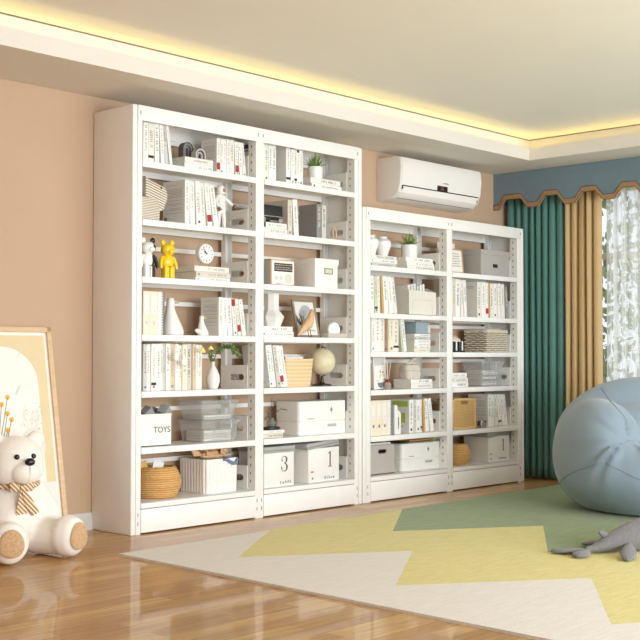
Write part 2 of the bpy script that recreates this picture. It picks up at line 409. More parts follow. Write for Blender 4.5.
# ------------------------------------------------------------------ books
ORD = 'first second third fourth fifth sixth seventh eighth ninth tenth eleventh twelfth thirteenth fourteenth fifteenth sixteenth seventeenth'.split()
BAY = {'A': ('the bear end', "tall bookcase's bear-side bay"), 'B': ('middle post', "tall bookcase's inner bay"),
       'C': ('tall bookcase', "low bookcase's inner bay"), 'D': ('middle post', "low bookcase's curtain-side bay")}
SH = {'A': ['top', 'second', 'third', 'fourth', 'fifth', 'sixth', 'bottom'], 'C': ['top', 'second', 'third', 'fourth', 'fifth', 'bottom']}
SH['B'] = SH['A']; SH['D'] = SH['C']
def book_parts(t, w, d, h, cname, rnd, lying=False, style=0, cover_art=None):
    """local: thickness w along x, depth d along y (spine at y=0), height h along z; lying swaps x and z"""
    f = (lambda a, b, c: (c, b, a)) if lying else (lambda a, b, c: (a, b, c))
    def bx(m, a0, a1, b0, b1, c0, c1, mi=0, bev=0.):
        p, q = f(a0, b0, c0), f(a1, b1, c1)
        m.box(p[0], q[0], p[1], q[1], p[2], q[2], mi, bev)
    th = min(.0022, w * .15)
    cm = COVERS[cname]
    m = MB()
    bx(m, 0, th, 0.003, d, 0, h); bx(m, w - th, w, 0.003, d, 0, h); bx(m, 0, w, 0, .004, 0, h, 0, min(.0018, w * .2))
    m.build('cover', cm, t)
    m = MB(); bx(m, th, w - th, .004, d - .003, .0025, h - .0025); m.build('page_block', PAPER, t)
    ink = (INK2, INK, GOLD, INK2)[style % 4]
    if cname in ('black', 'grey'): ink = WHITE
    m = MB(); z = h * rnd.uniform(.25, .4); top = h * rnd.uniform(.82, .93)
    lw = w * rnd.uniform(.26, .42)
    if w > .011:
        while z < top:
            s = rnd.uniform(.004, .009)
            if rnd.random() > .16:
                k = w / 2
                bx(m, k - lw / 2, k + lw / 2, -.0004, .001, z, z + s * .35); 
                if rnd.random() > .4: bx(m, k - lw / 2, k - lw / 2 + lw * .25, -.0004, .001, z, z + s * .8)
                if rnd.random() > .5: bx(m, k + lw / 2 - lw * .25, k + lw / 2, -.0004, .001, z, z + s * .8)
            z += s + .0015
        m.build('spine_lettering', ink, t)
        if rnd.random() < .3:
            m = MB(); bx(m, w * .3, w * .7, -.0004, .001, h * .06, h * .06 + w * .4); m.build('spine_mark', ink, t)
    else: m.b.free()
    if style >= 4:     # coloured block at the foot or head of the spine
        m = MB(); zz = .12 if style in (4, 6) else .8
        bx(m, .0008, w - .0008, -.0003, .001, h * zz, h * zz + (.038 if style < 6 else .014)); m.build('spine_block_print', REDI if style < 6 else DARK, t)
    if cover_art:
        m = MB(); cover_art(m, lambda a0, a1, b0, b1, mi=0: bx(m, -.0004, .0008, a0 * d, a1 * d, b0 * h, b1 * h, mi))
        m.build('cover_print', [INK2, mat('print_blue', (62, 78, 128), .6), REDI, mat('print_photo', (150, 120, 92), .6), COVERS['lime'], DARK], t)
def art_text(m, q):
    q(.35, .8, .9, .905); rr = random.Random(5); z = .8
    while z > .22:
        q(.12, rr.uniform(.6, .9), z, z + .006); z -= .035 if rr.random() > .25 else .07
    q(.82, .94, .1, .2, 3)
def art_flag(m, q):
    q(.1, .9, .84, .94, 1); q(.1, .9, .77, .80, 2); q(.3, .8, .45, .47); q(.3, .8, .4, .415)
def art_plain(m, q):
    q(.2, .6, .86, .875); q(.2, .5, .82, .83)
def art_lime(m, q):
    q(.08, .92, .78, .95, 4); q(.2, .75, .3, .6, 4); q(.3, .6, .18, .2)
def art_card(m, q):
    q(.25, .75, .55, .57); q(.2, .8, .45, .46); q(.55, .75, .3, .36, 5); q(.15, .5, .72, .84, 3); q(.3, .42, .62, .7, 4); q(.2, .8, .12, .13)
def art_title(m, q):
    rr = random.Random(3)
    for zz in (.84, .7):
        y = .94
        while y > .2:
            s = rr.uniform(.05, .08); q(y - s, y, zz, zz + .016, 0); q(y - s, y - s + .02, zz, zz + .07, 0)
            if rr.random() > .4: q(y - s, y, zz + .06, zz + .075, 0)
            y -= s + .025
COUNT = {}
def books(cell, row, x0, z, spec, y=.05, art=None):
    """a row of upright books from x0: (thickness, height, depth, lean degrees to -x, cover, style)"""
    bay = cell
    rnd = random.Random(ord(cell) % 7 + row * 13 + int(x0 * 1000))
    prev = None
    cnt = COUNT.setdefault((cell, row), [0])
    for i, (w, h, d, lean, cname, style) in enumerate(spec):
        a = D(lean)
        if prev is None: xb = x0 if lean <= 0 else x0
        else:
            xp, wp, ap, hp = prev
            zt = min(hp, h * math.cos(a))
            pr = lambda zz: xp + wp / math.cos(ap) - zz * math.tan(ap)
            xb = max(pr(0), pr(zt) + zt * math.tan(a)) + .0006
        prev = (xb, w, a, h * math.cos(a))
        n = cnt[0]; cnt[0] += 1
        near, bayname = BAY[cell]
        shelf = SH[cell][row]
        t = thing('book', f'{cname} book, {ORD[n]} upright from {near}, {shelf} shelf of {bayname}', 'book', (xb, y + rnd.uniform(-.004, .006), z), 0, f'upright books on the {shelf} shelf, {bayname}')
        t.rotation_euler = (0, -a, 0)
        book_parts(t, w, d, h, cname, rnd, False, style, art if i == 0 else None)
    return prev
def lying(label, x, y, z, L, dp, w, cname, style=0, rot=0., group=None):
    t = thing('book', label, 'book', (x, y, z), D(rot), group)
    book_parts(t, w, dp, L, cname, random.Random(int(x * 777 + z * 991)), True, style)
    return z + w + .0004
W, O, G, K = 'white', 'offwhite', 'pale grey', 'cream'
KA, KB, KC, KD = .0072, .0086, .0104, .0121

# ---- bay A, row by row from the top (z of shelf top)
z = ZT[6]
books('A', 0, 0.0998, z, [(4.4*KA, .21, .16, 0, W, 0), (5.2*KA, .217, .16, 0, O, 6), (4.2*KA, .213, .16, 1.5, W, 1), (3.2*KA, .214, .16, 4, W, 0), (3.2*KA, .214, .16, 6.5, G, 1), (2.6*KA, .214, .16, 8, W, 0)], .04)
gz = z
for i, (cn, lb) in enumerate(((W, 'lower white book lying under the two arch ornaments on the top shelf'), (O, 'upper offwhite book lying directly beneath the two arch ornaments'))):
    gz = lying(lb, 0.3855 + .002*i, .05, gz, 0.5897 - 0.3855, .16, .033, cn, 0, 0, 'books under the arch ornaments')
def arch(label, x, y, z, w, h, n, m1, m2):
    t = thing('arch_ornament', label, 'ornament', (x, y, z))
    r = w / 2; st = r / (n + .4)
    for i in range(n):
        ro = r - i * st; ri = ro - st * .82
        hh = h - r
        out = arc(0, hh, ro, 0, 180, 14) + [(-ro, 0), (-ri, 0)] + list(reversed(arc(0, hh, ri, 0, 180, 14))) + [(ri, 0), (ro, 0)]
        MB().prism(out, -.02 + .004 * i, .02 - .004 * i).build('arch_band', m1 if i % 2 == 0 else m2, t)
STONE = mat('dark_grey_stone', (96, 94, 92), .7, var=.12, scale=60); STONE3 = mat('mid_grey_stone', (150, 148, 146), .7); STONE2 = mat('light_stone', (196, 194, 190), .7, var=.06, scale=60)
arch('dark grey nested arch ornament, the taller one, on the top shelf', 0.4807, .15, gz, .075, .098, 5, STONE, STONE3)
arch('small white and grey arch ornament in front of the dark arch', 0.5148, .085, gz, .072, .058, 4, STONE2, STONE)
books('A', 0, 0.6230, z, [(3.2*KA, .198, .13, 0, W, 4), (3.2*KA, .198, .13, 0, O, 1), (2.8*KA, .198, .13, 0, W, 0), (3.2*KA, .2, .13, 0, W, 1), (4.6*KA, .2, .13, 0, O, 0), (3.4*KA, .194, .13, 3, W, 4), (3*KA, .194, .13, 5, W, 1), (3.2*KA, .194, .13, 7, O, 0)], art=art_text)

z = ZT[5]
# striped animal ornament
t = thing('striped_animal_ornament', 'striped carved animal ornament at the end of the second shelf by the bear', 'ornament', (0.2088, .12, z))
AN = wave_mat('striped_plywood', (226, 216, 200), (142, 128, 110), 34, 'DIAGONAL', .6, 0, (0, .5, 0), lo=.45, hi=.75)
AN2 = wave_mat('striped_plywood_level', (226, 216, 200), (142, 128, 110), 36, 'Z', .6, 0, lo=.5, hi=.8)
MB().prism([(-.1, .002), (-.055, .0), (.03, .0), (.034, .06), (.02, .12), (-.02, .13), (-.1, .13)], -.045, .045, bev=.008).prism([(.034, .0), (.07, .0), (.068, .012), (.034, .014)], -.04, .04, bev=.003).build('body', AN2, t)
MB().prism([(-.06, .1), (.045, .062), (.066, .07), (.075, .1), (.088, .125), (.09, .16), (.07, .195), (.03, .205), (-.02, .22), (-.06, .24)], -.04, .04, bev=.01).build('head', AN, t)
MB().ball((.042, -.041, .186), .006, 10).build('eye', DARK, t)
p = books('A', 1, 0.3936, z, [(4.6*KA, .245, .185, 0, W, 1), (4.4*KA, .24, .16, 1.5, W, 0), (4.8*KA, .243, .16, 3, W, 1), (4.4*KA, .238, .16, 4.5, O, 0), (4.8*KA, .24, .16, 7, W, 4), (4.8*KA, .236, .16, 9, W, 1)], art=art_text)
# astronaut figurine
t = thing('astronaut_figurine', 'small white astronaut figurine with brown gloves standing on the second shelf', 'figurine', (max(0.6916, p[0] + .062), .1, z)); t.scale = (1.13, 1.13, 1.13)
def skin(name, verts, edges, mats, parent, root=0, sub=2):
    me = bpy.data.meshes.new(name); me.from_pydata([v[:3] for v in verts], edges, []); me.update()
    o = bpy.data.objects.new(name, me); C.objects.link(o); o.parent = parent
    sk = o.modifiers.new('skin', 'SKIN'); sk.use_smooth_shade = True
    for i, v in enumerate(verts): me.skin_vertices[0].data[i].radius = (v[3], v[3] if len(v) < 5 else v[4]); me.skin_vertices[0].data[i].use_root = (i == root)
    su = o.modifiers.new('sub', 'SUBSURF'); su.levels = sub; su.render_levels = sub
    for m in (mats if isinstance(mats, (list, tuple)) else [mats]): me.materials.append(m)
    return o
SUIT = mat('white_suit', (226, 226, 222), .6, var=.05, scale=80); GLOVE = mat('brown_glove', (128, 96, 66), .6, var=.1)
skin('body', [(0, 0, .105, .021), (0, 0, .13, .02), (0, 0, .155, .024), (0, 0, .172, .014), (-.022, 0, .164, .012), (-.04, -.006, .135, .011), (-.03, -.018, .11, .009), (.022, 0, .164, .012), (.05, -.004, .14, .011), (.072, -.01, .125, .009), (-.014, 0, .092, .016), (-.017, -.004, .05, .012), (-.017, -.002, .01, .011), (-.018, -.016, .007, .009), (.014, 0, .092, .016), (.018, -.004, .05, .012), (.02, -.002, .01, .011), (.023, -.016, .007, .009)],
     [(0, 1), (1, 2), (2, 3), (2, 4), (4, 5), (5, 6), (2, 7), (7, 8), (8, 9), (0, 10), (10, 11), (11, 12), (12, 13), (0, 14), (14, 15), (15, 16), (16, 17)], SUIT, t)
MB().ball((0, 0, .197), (.023, .023, .026), 18).lathe([(.0245, .0), (.026, .004), (.0245, .008)], 18, (0, 0, .176)).build('helmet', PLASTIC, t)
MB().ball((.004, -.011, .195), (.015, .015, .013), 14).build('visor', mat('tan_visor', (170, 122, 78), .25), t)
MB().ball((.02, .022, .14), (.022, .012, .03), 12).build('backpack', SUIT, t)
for sx, c in ((-1, (-.027, -.022, .1)), (1, (.082, -.012, .121))):
    g = MB().ball(c, (.0085, .007, .009), 10)
    for k in range(4): g.tube([Vector(c), Vector(c) + Vector((.006 * sx + (k - 1.5) * .003, -.006, -.007)), Vector(c) + Vector((.008 * sx + (k - 1.5) * .0035, -.01, -.014 + .001 * k))], [.003, .0026, .002], 6)
    g.tube([Vector(c), Vector(c) + Vector((-.008 * sx, -.006, -.003)), Vector(c) + Vector((-.01 * sx, -.01, -.006))], [.003, .0028, .002], 6)
    g.build('glove', GLOVE, t)

z = ZT[4]
# block bear toys
def toy_bear(label, x, y, z, h, fn, rot=0):
    t = thing('toy_bear_figure', label, 'toy figure', (x, y, z), D(rot), 'bear toy figures on the third shelf')
    s = h / .21
    def part(name, mb):
        o = mb.build(name, fn[0], t)
        if len(fn) > 1:
            o.data.materials.append(fn[1])
            for p in o.data.polygons:
                if p.center.x > .012 * s: p.material_index = 1
        return o
    part('leg', MB().prism([(-.034*s, 0), (-.003*s, 0), (-.003*s, .066*s), (-.033*s, .07*s)], -.022*s, .018*s, bev=.006*s))
    part('leg', MB().prism([(.003*s, 0), (.034*s, 0), (.033*s, .07*s), (.003*s, .066*s)], -.022*s, .018*s, bev=.006*s))
    part('torso', MB().lathe([(0, 0), (.03*s, .0), (.036*s, .012*s), (.037*s, .03*s), (.032*s, .05*s), (.022*s, .06*s), (0, .062*s)], 24, (0, 0, .068*s), sy=.68))
    for k in (-1, 1):
        part('arm', MB().tube([(k*.03*s, 0, .12*s), (k*.043*s, 0, .108*s), (k*.05*s, -.004*s, .085*s), (k*.053*s, -.01*s, .064*s), (k*.052*s, -.012*s, .054*s)], [.008*s, .011*s, .0105*s, .009*s, .006*s], 12))
        part('ear', MB().ball((k*.031*s, .002*s, .196*s), (.0155*s, .009*s, .0165*s), 16))
    hd = MB().ball((0, -.002*s, .157*s), (.042*s, .034*s, .034*s), 28).ball((0, -.032*s, .148*s), (.02*s, .014*s, .014*s), 16)
    part('head', hd)
    return t
YEL = mat('glossy_yellow', (240, 205, 40), .28, var=.02)
toy_bear('white and black split bear toy figure beside the yellow one', 0.1733, .09, z, .212, (PLASTIC, DARK), 0)
toy_bear('bright yellow bear toy figure standing on the third shelf', 0.2973, .08, z, .208, (YEL,), 0)
gz = z
for i, (cn, lb, dx, hh) in enumerate(((W, 'lowest white book under the round white clock', .0, .026), ('beige', 'middle beige book under the round white clock', .006, .036), (O, 'topmost offwhite book directly under the round white clock', -.012, .036))):
    gz = lying(lb, 0.4664 + dx*.6, .05, gz, 0.7188 - 0.4664, .2, hh - .006, cn, 0, 0, 'books under the round clock')
t = thing('desk_clock', 'round white desk clock on thin legs on a pile of three books', 'clock', (0.5569, .08, gz))
RX = Matrix.Rotation(D(90), 4, 'X')
t.scale = (1.2, 1.2, 1.2)
MB().lathe([(0, -.022), (.03, -.022), (.045, -.012), (.047, .0), (.046, .012), (.043, .016), (.0415, .014)], 36, M=T(0, 0, .058) @ RX).build('case', PLASTIC, t)
MB().lathe([(0, .0125), (.0418, .0125), (.0418, .0138), (0, .0138)], 36, M=T(0, 0, .058) @ RX).build('dial', WHITE, t)
f = MB()
for k in range(12):
    Mk = T(0, -.0145, .058) @ Matrix.Rotation(D(30 * k), 4, 'Y')
    f.box(-.0016, .0016, -.0004, .0004, .029, .037, M=Mk)
f.build('tick_marking', INK, t)
MB().box(-.0018, .0018, -.0006, .0006, -.004, .02, M=T(0, -.016, .058) @ Matrix.Rotation(D(-65), 4, 'Y')).build('hour_hand', DARK, t)
MB().box(-.0013, .0013, -.0006, .0006, -.004, .03, M=T(0, -.0165, .058) @ Matrix.Rotation(D(-40), 4, 'Y')).ball((0, -.0165, .058), .003, 10).build('minute_hand', DARK, t)
for k in (-1, 1): MB().tube([(k*.02, 0, .022), (k*.034, .0, .0)], .0022, 8).build('leg', CHROME, t)
MB().tube([(0, .02, .03), (0, .04, .0)], .0022, 8).build('leg', CHROME, t)

z = ZT[3]
BIND = mat('beige_binder_board', (236, 224, 203), .55, var=.02)
def binder(label, x, y, z, w, h, d, m, hole=True, group=None):
    t = thing('ring_binder', label, 'binder', (x, y, z), 0, group)
    MB().box(0, w, 0, .004, 0, h, bev=.001).box(0, .002, .003, d, 0, h).box(w - .002, w, .003, d, 0, h).build('cover', m, t)
    MB().box(.003, w - .003, .006, d - .004, .003, h - .004).build('paper_block', PAPER, t)
    MB().box(w * .22, w * .78, -.0006, .001, h * .48, h * .9).box(w * .45, w * .55, -.001, .001, h * .53, h * .545, 1).build('spine_label', [WHITE, INK], t)
    if hole: MB().lathe([(.007, -.001), (.0105, -.001), (.0105, .001), (.007, .001)], 18, M=T(w / 2, 0, h * .27) @ RX, sx=.8).lathe([(0, -.0004), (.0072, -.0004), (.0072, .0004), (0, .0004)], 16, mi=1, M=T(w / 2, -.0004, h * .27) @ RX, sx=.8).build('finger_hole', [CHROME, mat('brown_hole', (112, 68, 38), .6)], t)
    return x + w + .0008
def notebook(label, x, y, z, w, h, d):
    t = thing('spiral_notebook', label, 'notebook', (x, y, z))
    MB().box(0, .003, .004, d, 0, h).box(w - .003, w, .004, d, 0, h).build('cover', COVERS['grey'], t)
    MB().box(.004, w - .004, .008, d - .002, .002, h - .002).build('page_block', PAPER, t)
    f = MB(); k = .006
    while k < h - .004:
        f.tube([(w / 2 + w * .46 * math.cos(q), .006 + .007 * math.sin(q), k) for q in [2 * PI * j / 10 for j in range(11)]], .0014, 5); k += .0085
    f.build('spiral_wire_pattern', mat('grey_wire', (120, 120, 122), .4, metal=.6), t)
    return x + w + .001
x = 0.1039
x = binder('beige ring binder nearest the end panel on the fourth shelf of the tall bookcase', x, .04, z, 6.2*KA, .226, .2, BIND, True, 'binders in the tall bookcase')
x = binder('second beige ring binder, between its twin and the white binder, tall bookcase', x, .04, z, 7*KA, .226, .2, BIND, True, 'binders in the tall bookcase')
x = binder('narrow white binder between beige binder and spiral notebook, tall bookcase', x, .04, z, 3.4*KA, .226, .2, WHITE, False, 'binders in the tall bookcase')
notebook('grey spiral notebook standing beside the white goose ornament', x, .045, z, 3.6*KA, .226, .18)
def goose(label, x, y, z, h, beak, rot=0):
    t = thing('goose_ornament', label, 'ornament', (x, y, z), D(rot), 'white goose ornaments')
    s = h
    # body of revolution bent forward: a stack of shifted ellipses
    ring = []
    for zz, cx, rx, ry in ((0, 0, .26, .22), (.03, 0, .295, .25), (.12, -.005, .3, .25), (.25, -.03, .27, .23), (.4, -.06, .215, .19), (.55, -.085, .16, .15), (.68, -.1, .12, .118), (.8, -.1, .105, .105), (.9, -.095, .11, .11), (.96, -.09, .085, .085), (.99, -.09, .04, .04), (1.0, -.09, .005, .005)):
        ring.append([(s * (cx + rx * math.cos(2 * PI * k / 24)), s * ry * math.sin(2 * PI * k / 24), s * zz) for k in range(24)])
    MB().loft(ring).build('body', CERAMIC, t)
    MB().lathe([(.05 * s, 0), (.045 * s, .06 * s), (.035 * s, .17 * s), (.012 * s, .22 * s), (0, .222 * s)], 14, sy=.6, M=T(-.01 * s, 0, .88 * s) @ Matrix.Rotation(D(94), 4, 'Y')).build('beak', beak, t)
    MB().ball((-.06 * s, -.1 * s, .92 * s), .012 * s, 8).build('eye', DARK, t)
    return t
goose('large white goose ornament with grey beak on the fourth shelf', 0.3542, .1, z, .205, mat('grey_beak', (176, 172, 166), .5))
t = goose('small white goose ornament with yellow beak next to the upright books', 0.5348, .065, z, .112, mat('yellow_beak', (226, 196, 92), .5))
MB().tube([(-.015, .0, .018), (-.045, .0, .028), (-.058, 0, .03)], [.018, .012, .003], 10).build('tail', CERAMIC, t)
books('A', 3, 0.6346, z, [(4.4*KA, .214, .15, 0, W, 0), (3.8*KA, .212, .15, 1, W, 1), (5*KA, .212, .15, 4, W, 1), (3.8*KA, .21, .15, 6, W, 5), (3.2*KA, .209, .15, 7, O, 4), (4.2*KA, .207, .15, 9, W, 1)], art=art_text)

z = ZT[2]
sp = []
for w, h, cn, st in ((3.4, .243, G, 1), (3.4, .243, W, 0), (4.6, .245, W, 6), (4.4, .245, W, 1), (2.3, .247, O, 0), (2.2, .247, G, 0), (4.2, .247, W, 1), (4.8, .246, 'tan', 0), (3.5, .245, W, 0), (2.4, .24, O, 1), (4.6, .244, 'cream', 2), (5.2, .247, G, 1), (3.6, .245, 'tan', 0), (2.4, .243, W, 1), (4.2, .242, O, 2)):
    sp.append((w * KA, h, .17, 0, cn, st))
books('A', 4, 0.1059, z, sp, .04)
def hanger(label, px, zt, zb, kind):
    t = thing('hanging_ornament', label, 'ornament', (px, -.008, zt))
    L = zt - zb
    MB().tube([(0, .01, 0), (.002, .0, -.012), (0, 0, -L * .5)], .0011, 6).build('cord', PAPER if kind == 'drop' else COVERS['ochre'], t)
    if kind == 'drop':
        MB().lathe([(0, -L), (.013, -L + .004), (.0165, -L + .018), (.012, -L * .72), (.005, -L * .55), (0, -L * .5)], 16, sy=.5).build('felt_drop', CERAMIC, t)
    else:
        MB().lathe([(0, -L), (.019, -L), (.016, -L * .85), (.008, -L * .62), (.004, -L * .52), (0, -L * .5)], 14, sy=.7).build('bell', mat('pale_yellow_felt', (244, 222, 122), .7), t)
hanger('white drop ornament hung highest above the book spines', 0.2857, .986, 0.8839, 'drop')
hanger('lower white drop ornament hung over the book spines', 0.3386, .986, 0.8574, 'drop')
hanger('yellow bell ornament hung beside the white drop ornaments', 0.4684, .986, 0.9289, 'bell')
hanger('yellow bell ornament hung above the white vase', 0.5270, .986, 0.9453, 'bell')
t = thing('vase_with_greenery', 'slim white vase holding leafy green branches on the fifth shelf', 'vase', (0.6254, .085, z))
MB().lathe([(0, 0), (.022, 0), (.03, .01), (.039, .04), (.037, .075), (.025, .105), (.012, .125), (.0085, .138), (.011, .146), (.012, .15), (.0085, .149), (.0075, .135), (0, .12)], 28).build('vase', CERAMIC, t)
def sprig(pts, nleaf, sz, rnd, mb, ml, leafstart=.3):
    mb.tube(pts, .0016, 5, 0)
    for i in range(nleaf):
        u = leafstart + (1 - leafstart) * rnd.random(); k = u * (len(pts) - 1); j = min(int(k), len(pts) - 2)
        p = Vector(pts[j]).lerp(Vector(pts[j + 1]), k - j)
        e = Euler((rnd.uniform(0, 6.3), rnd.uniform(-1, 1), rnd.uniform(0, 6.3))).to_matrix()
        s = sz * rnd.uniform(.7, 1.2)
        ml.quad(*[p + e @ Vector(q) * s for q in ((0, 0, 0), (.9, -.45, .15), (2, 0, -.1), (.9, .45, .15))])
        ml.quad(*[p + e @ Vector(q) * s for q in ((0, 0, .01), (-.9, -.4, .25), (-1.8, 0, .1), (-.9, .4, .25))])
rr = random.Random(4)
st, lf = MB(), MB()
sprig([(0, 0, .14), (-.003, .01, .18), (.004, .02, .22), (.02, .03, .235)], 44, .0095, rr, st, lf, .1)
sprig([(0, 0, .14), (.012, -.01, .19), (.05, -.015, .23), (.1, -.02, .236), (.15, -.025, .22), (.17, -.025, .18)], 95, .0105, rr, st, lf, .25)
sprig([(0, 0, .14), (.02, -.01, .2), (.07, -.02, .235), (.12, -.03, .225), (.15, -.03, .2)], 70, .0105, rr, st, lf, .3)
sprig([(0, 0, .14), (-.012, .01, .17), (-.016, .015, .2)], 16, .007, rr, st, lf, .1)
st.build('stem', mat('twig_green', (104, 110, 66), .7), t); lf.build('leaves', LEAF, t, smooth=0, recalc=False)

z = ZT[1]
# toys tin
x0, x1 = 0.0692, 0.3011
t = thing('toy_box', 'white box marked TOYS holding grey wooden blocks', 'box', ((x0 + x1) / 2, .05, z))
w = x1 - x0; h = .165; dd = .2
m = MB().box(-w/2, w/2, 0, .004, 0, h).box(-w/2, w/2, dd - .004, dd, 0, h).box(-w/2, -w/2 + .004, .003, dd - .003, 0, h).box(w/2 - .004, w/2, .003, dd - .003, 0, h).box(-w/2, w/2, 0, dd, 0, .004)
m.build('shell', WHITE, t)
MB().box(-w/2 - .002, w/2 + .002, -.002, .003, h - .004, h + .002).box(-w/2 - .002, w/2 + .002, dd - .003, dd + .002, h - .004, h + .002).box(-w/2 - .002, -w/2 + .003, 0, dd, h - .004, h + .002).box(w/2 - .003, w/2 + .002, 0, dd, h - .004, h + .002).build('rim', WHITE, t)
MB().text('TOYS', .045, T(w/2 - .062, -.0008, h * .5) @ FRONT).build('lettering', INK, t)
GB = mat('grey_toy_block', (158, 158, 158), .6, var=.04)
BX = [(0.1989, 45, 'grey toy block tipped on its corner nearest the end panel'), (0.3034, 35, 'grey toy block tipped on its corner nearest the clear boxes'), (0.3139, 10, 'grey toy block behind the two tipped ones in the TOYS box')]
for i, (bx_, an, lb) in enumerate(BX):
    s = .05
    o = MB().box(-s/2, s/2, -s/2, s/2, -s/2, s/2, bev=.002).build('toy_block', GB, smooth=0)
    o.location = (bx_, (.12, .11, .2)[i], z + h + (.006, .012, .0)[i]); o.rotation_euler = (D(20), D(an), D(15 + 20 * i)); tag(o, lb, 'toy block', 'blocks in the TOYS box')
# filler blocks below, so that the top ones lie on something
o = MB().box(-w/2 + .008, w/2 - .008, .008, dd - .008, 0, .1).build('toy_block', GB, smooth=0); o.location = ((x0 + x1)/2, .05, z + .006); tag(o, 'large grey block deep inside the TOYS box', 'toy block', 'blocks in the TOYS box')
CLEAR = clear_mat('clear_plastic', (208, 210, 208), .68, .15)
def clear_box(label, x0, x1, y, z, h, d, taper, group, lid=True):
    w = x1 - x0
    t = thing('clear_storage_box', label, 'storage box', ((x0 + x1)/2, y, z), 0, group)
    def ring(zz, e): return [(a, b + d/2, zz) for a, b in rrect(w - 2*e, d - 2*e, .018, 4)]
    m = MB().loft([ring(0.001, taper), ring(h * .88, .004)], cap=False)
    m.loft([ring(0.0, taper), ring(.0025, taper)], cap=True)
    m.build('tub', CLEAR, t)
    e = MB().loft([ring(h * .86, .0), ring(h * .93, -.003), ring(h * .93, .012)], cap=False).loft([ring(h * .9, -.004), ring(h, -.004)], cap=True)
    e.build('lid', CLEAR, t)
    MB().box(w/2 - .006, w/2 + .008, d*.35, d*.65, h*.55, h*.95, bev=.003).build('latch', PLASTIC, t)
    return z + h
gx0, gx1 = 0.5167, 0.7975
zt = clear_box('clear plastic storage box, the lower of the stacked two', gx0, gx1, .045, z, .118, .215, .016, 'clear boxes on the sixth shelf')
clear_box('clear plastic storage box, the upper of the stacked two', gx0 - .004, gx1 - .008, .045, zt, .11, .215, .022, 'clear boxes on the sixth shelf')
for i in range(4):
    lying(f'{ORD[i]} magazine from the bottom inside the lower clear box', gx0 + .03 + .004*(i % 2), .07, z + .004 + i*.0145, .2, .15, .0135, (W, G, 'beige', W)[i], 1, 0, 'magazines in the lower clear box')
for i in range(2):
    lying(('lower', 'upper')[i] + ' magazine inside the upper clear box', gx0 + .032, .07, zt + .004 + i*.012, .2, .15, .011, (G, W)[i], 1, 0, 'magazines in the upper clear box')

z = ZT[0]
def lathe_basket(name, label, x, y, z, prof, m, hmat=None):
    t = thing(name, label, 'basket', (x, y, z))
    f = MB(); rows = len(prof)
    f.lathe(prof, 48)
    f.build('woven_wall', m, t, smooth=180)
    return t
def weave(name, a, b, sc=1.):
    """coiled weave: rows around the basket broken into short stitches"""
    if name in MATS: return MATS[name]
    m = bpy.data.materials.new(name); m.use_nodes = True
    nt = m.node_tree; N = nt.nodes; L = nt.links; bs = N['Principled BSDF']; tc = N.new('ShaderNodeTexCoord')
    w1 = N.new('ShaderNodeTexWave'); w1.bands_direction = 'Z'; w1.inputs['Scale'].default_value = 28 * sc; w1.inputs['Distortion'].default_value = 1.5; w1.inputs['Detail Scale'].default_value = 4
    L.new(tc.outputs['Object'], w1.inputs['Vector'])
    v = N.new('ShaderNodeTexVoronoi'); v.inputs['Scale'].default_value = 90 * sc
    mp = N.new('ShaderNodeMapping'); mp.inputs['Scale'].default_value = (.6, .6, 1.); L.new(tc.outputs['Object'], mp.inputs['Vector']); L.new(mp.outputs['Vector'], v.inputs['Vector'])
    mx = N.new('ShaderNodeMath'); mx.operation = 'MULTIPLY'
    L.new(w1.outputs['Fac'], mx.inputs[0])
    mr = N.new('ShaderNodeMapRange'); mr.inputs['From Max'].default_value = .6; mr.inputs['To Min'].default_value = 1.; mr.inputs['To Max'].default_value = .55; L.new(v.outputs['Distance'], mr.inputs['Value']); L.new(mr.outputs['Result'], mx.inputs[1])
    rp = N.new('ShaderNodeValToRGB'); rp.color_ramp.elements[0].position = .05; rp.color_ramp.elements[1].position = .6
    rp.color_ramp.elements[0].color = col(b); rp.color_ramp.elements[1].color = col(a); L.new(mx.outputs[0], rp.inputs['Fac']); L.new(rp.outputs['Color'], bs.inputs['Base Color'])
    bp = N.new('ShaderNodeBump'); bp.inputs['Strength'].default_value = .8; bp.inputs['Distance'].default_value = .006; L.new(mx.outputs[0], bp.inputs['Height']); L.new(bp.outputs['Normal'], bs.inputs['Normal'])
    bs.inputs['Roughness'].default_value = .7
    MATS[name] = m; return m
WOV = weave('golden_cord_weave', (232, 188, 120), (196, 146, 84))
def ridged(prof_fn, h, n, amp):
    out = []
    for i in range(n * 4 + 1):
        u = i / (n * 4); out.append((prof_fn(u) + amp * (0.5 - .5 * math.cos(2 * PI * (i % 4) / 4)), u * h))
    return out
bxx = 0.3796 - .092
pf = lambda u: .098 + .034 * math.sin(PI * min(1, u * .93 + .04))
pr_ = [(0, 0)] + ridged(pf, .16, 11, .0035) + [(.095, .163), (.091, .158), (.088, .05), (0, .02)]
lathe_basket('woven_basket', 'golden brown round woven basket holding cards on the bottom shelf', bxx, .155, z, pr_, WOV)
for i, (dx, cn, lb, an) in enumerate(((-.02, 'ochre', 'yellow card sticking out of the golden woven basket', -12), (.03, 'white', 'white card sticking out of the golden woven basket', 14))):
    o = MB().box(-.035, .035, 0, .004, 0, .17).box(-.02, .02, -.0006, .001, .12, .125, 1).build('paper_card', [COVERS[cn], INK2]); o.location = ((0.2180, 0.2456)[i], .15 - .02*i, z + .024); o.rotation_euler = (0, D(an), 0)
    tag(o, lb, 'card', 'cards in the woven basket')
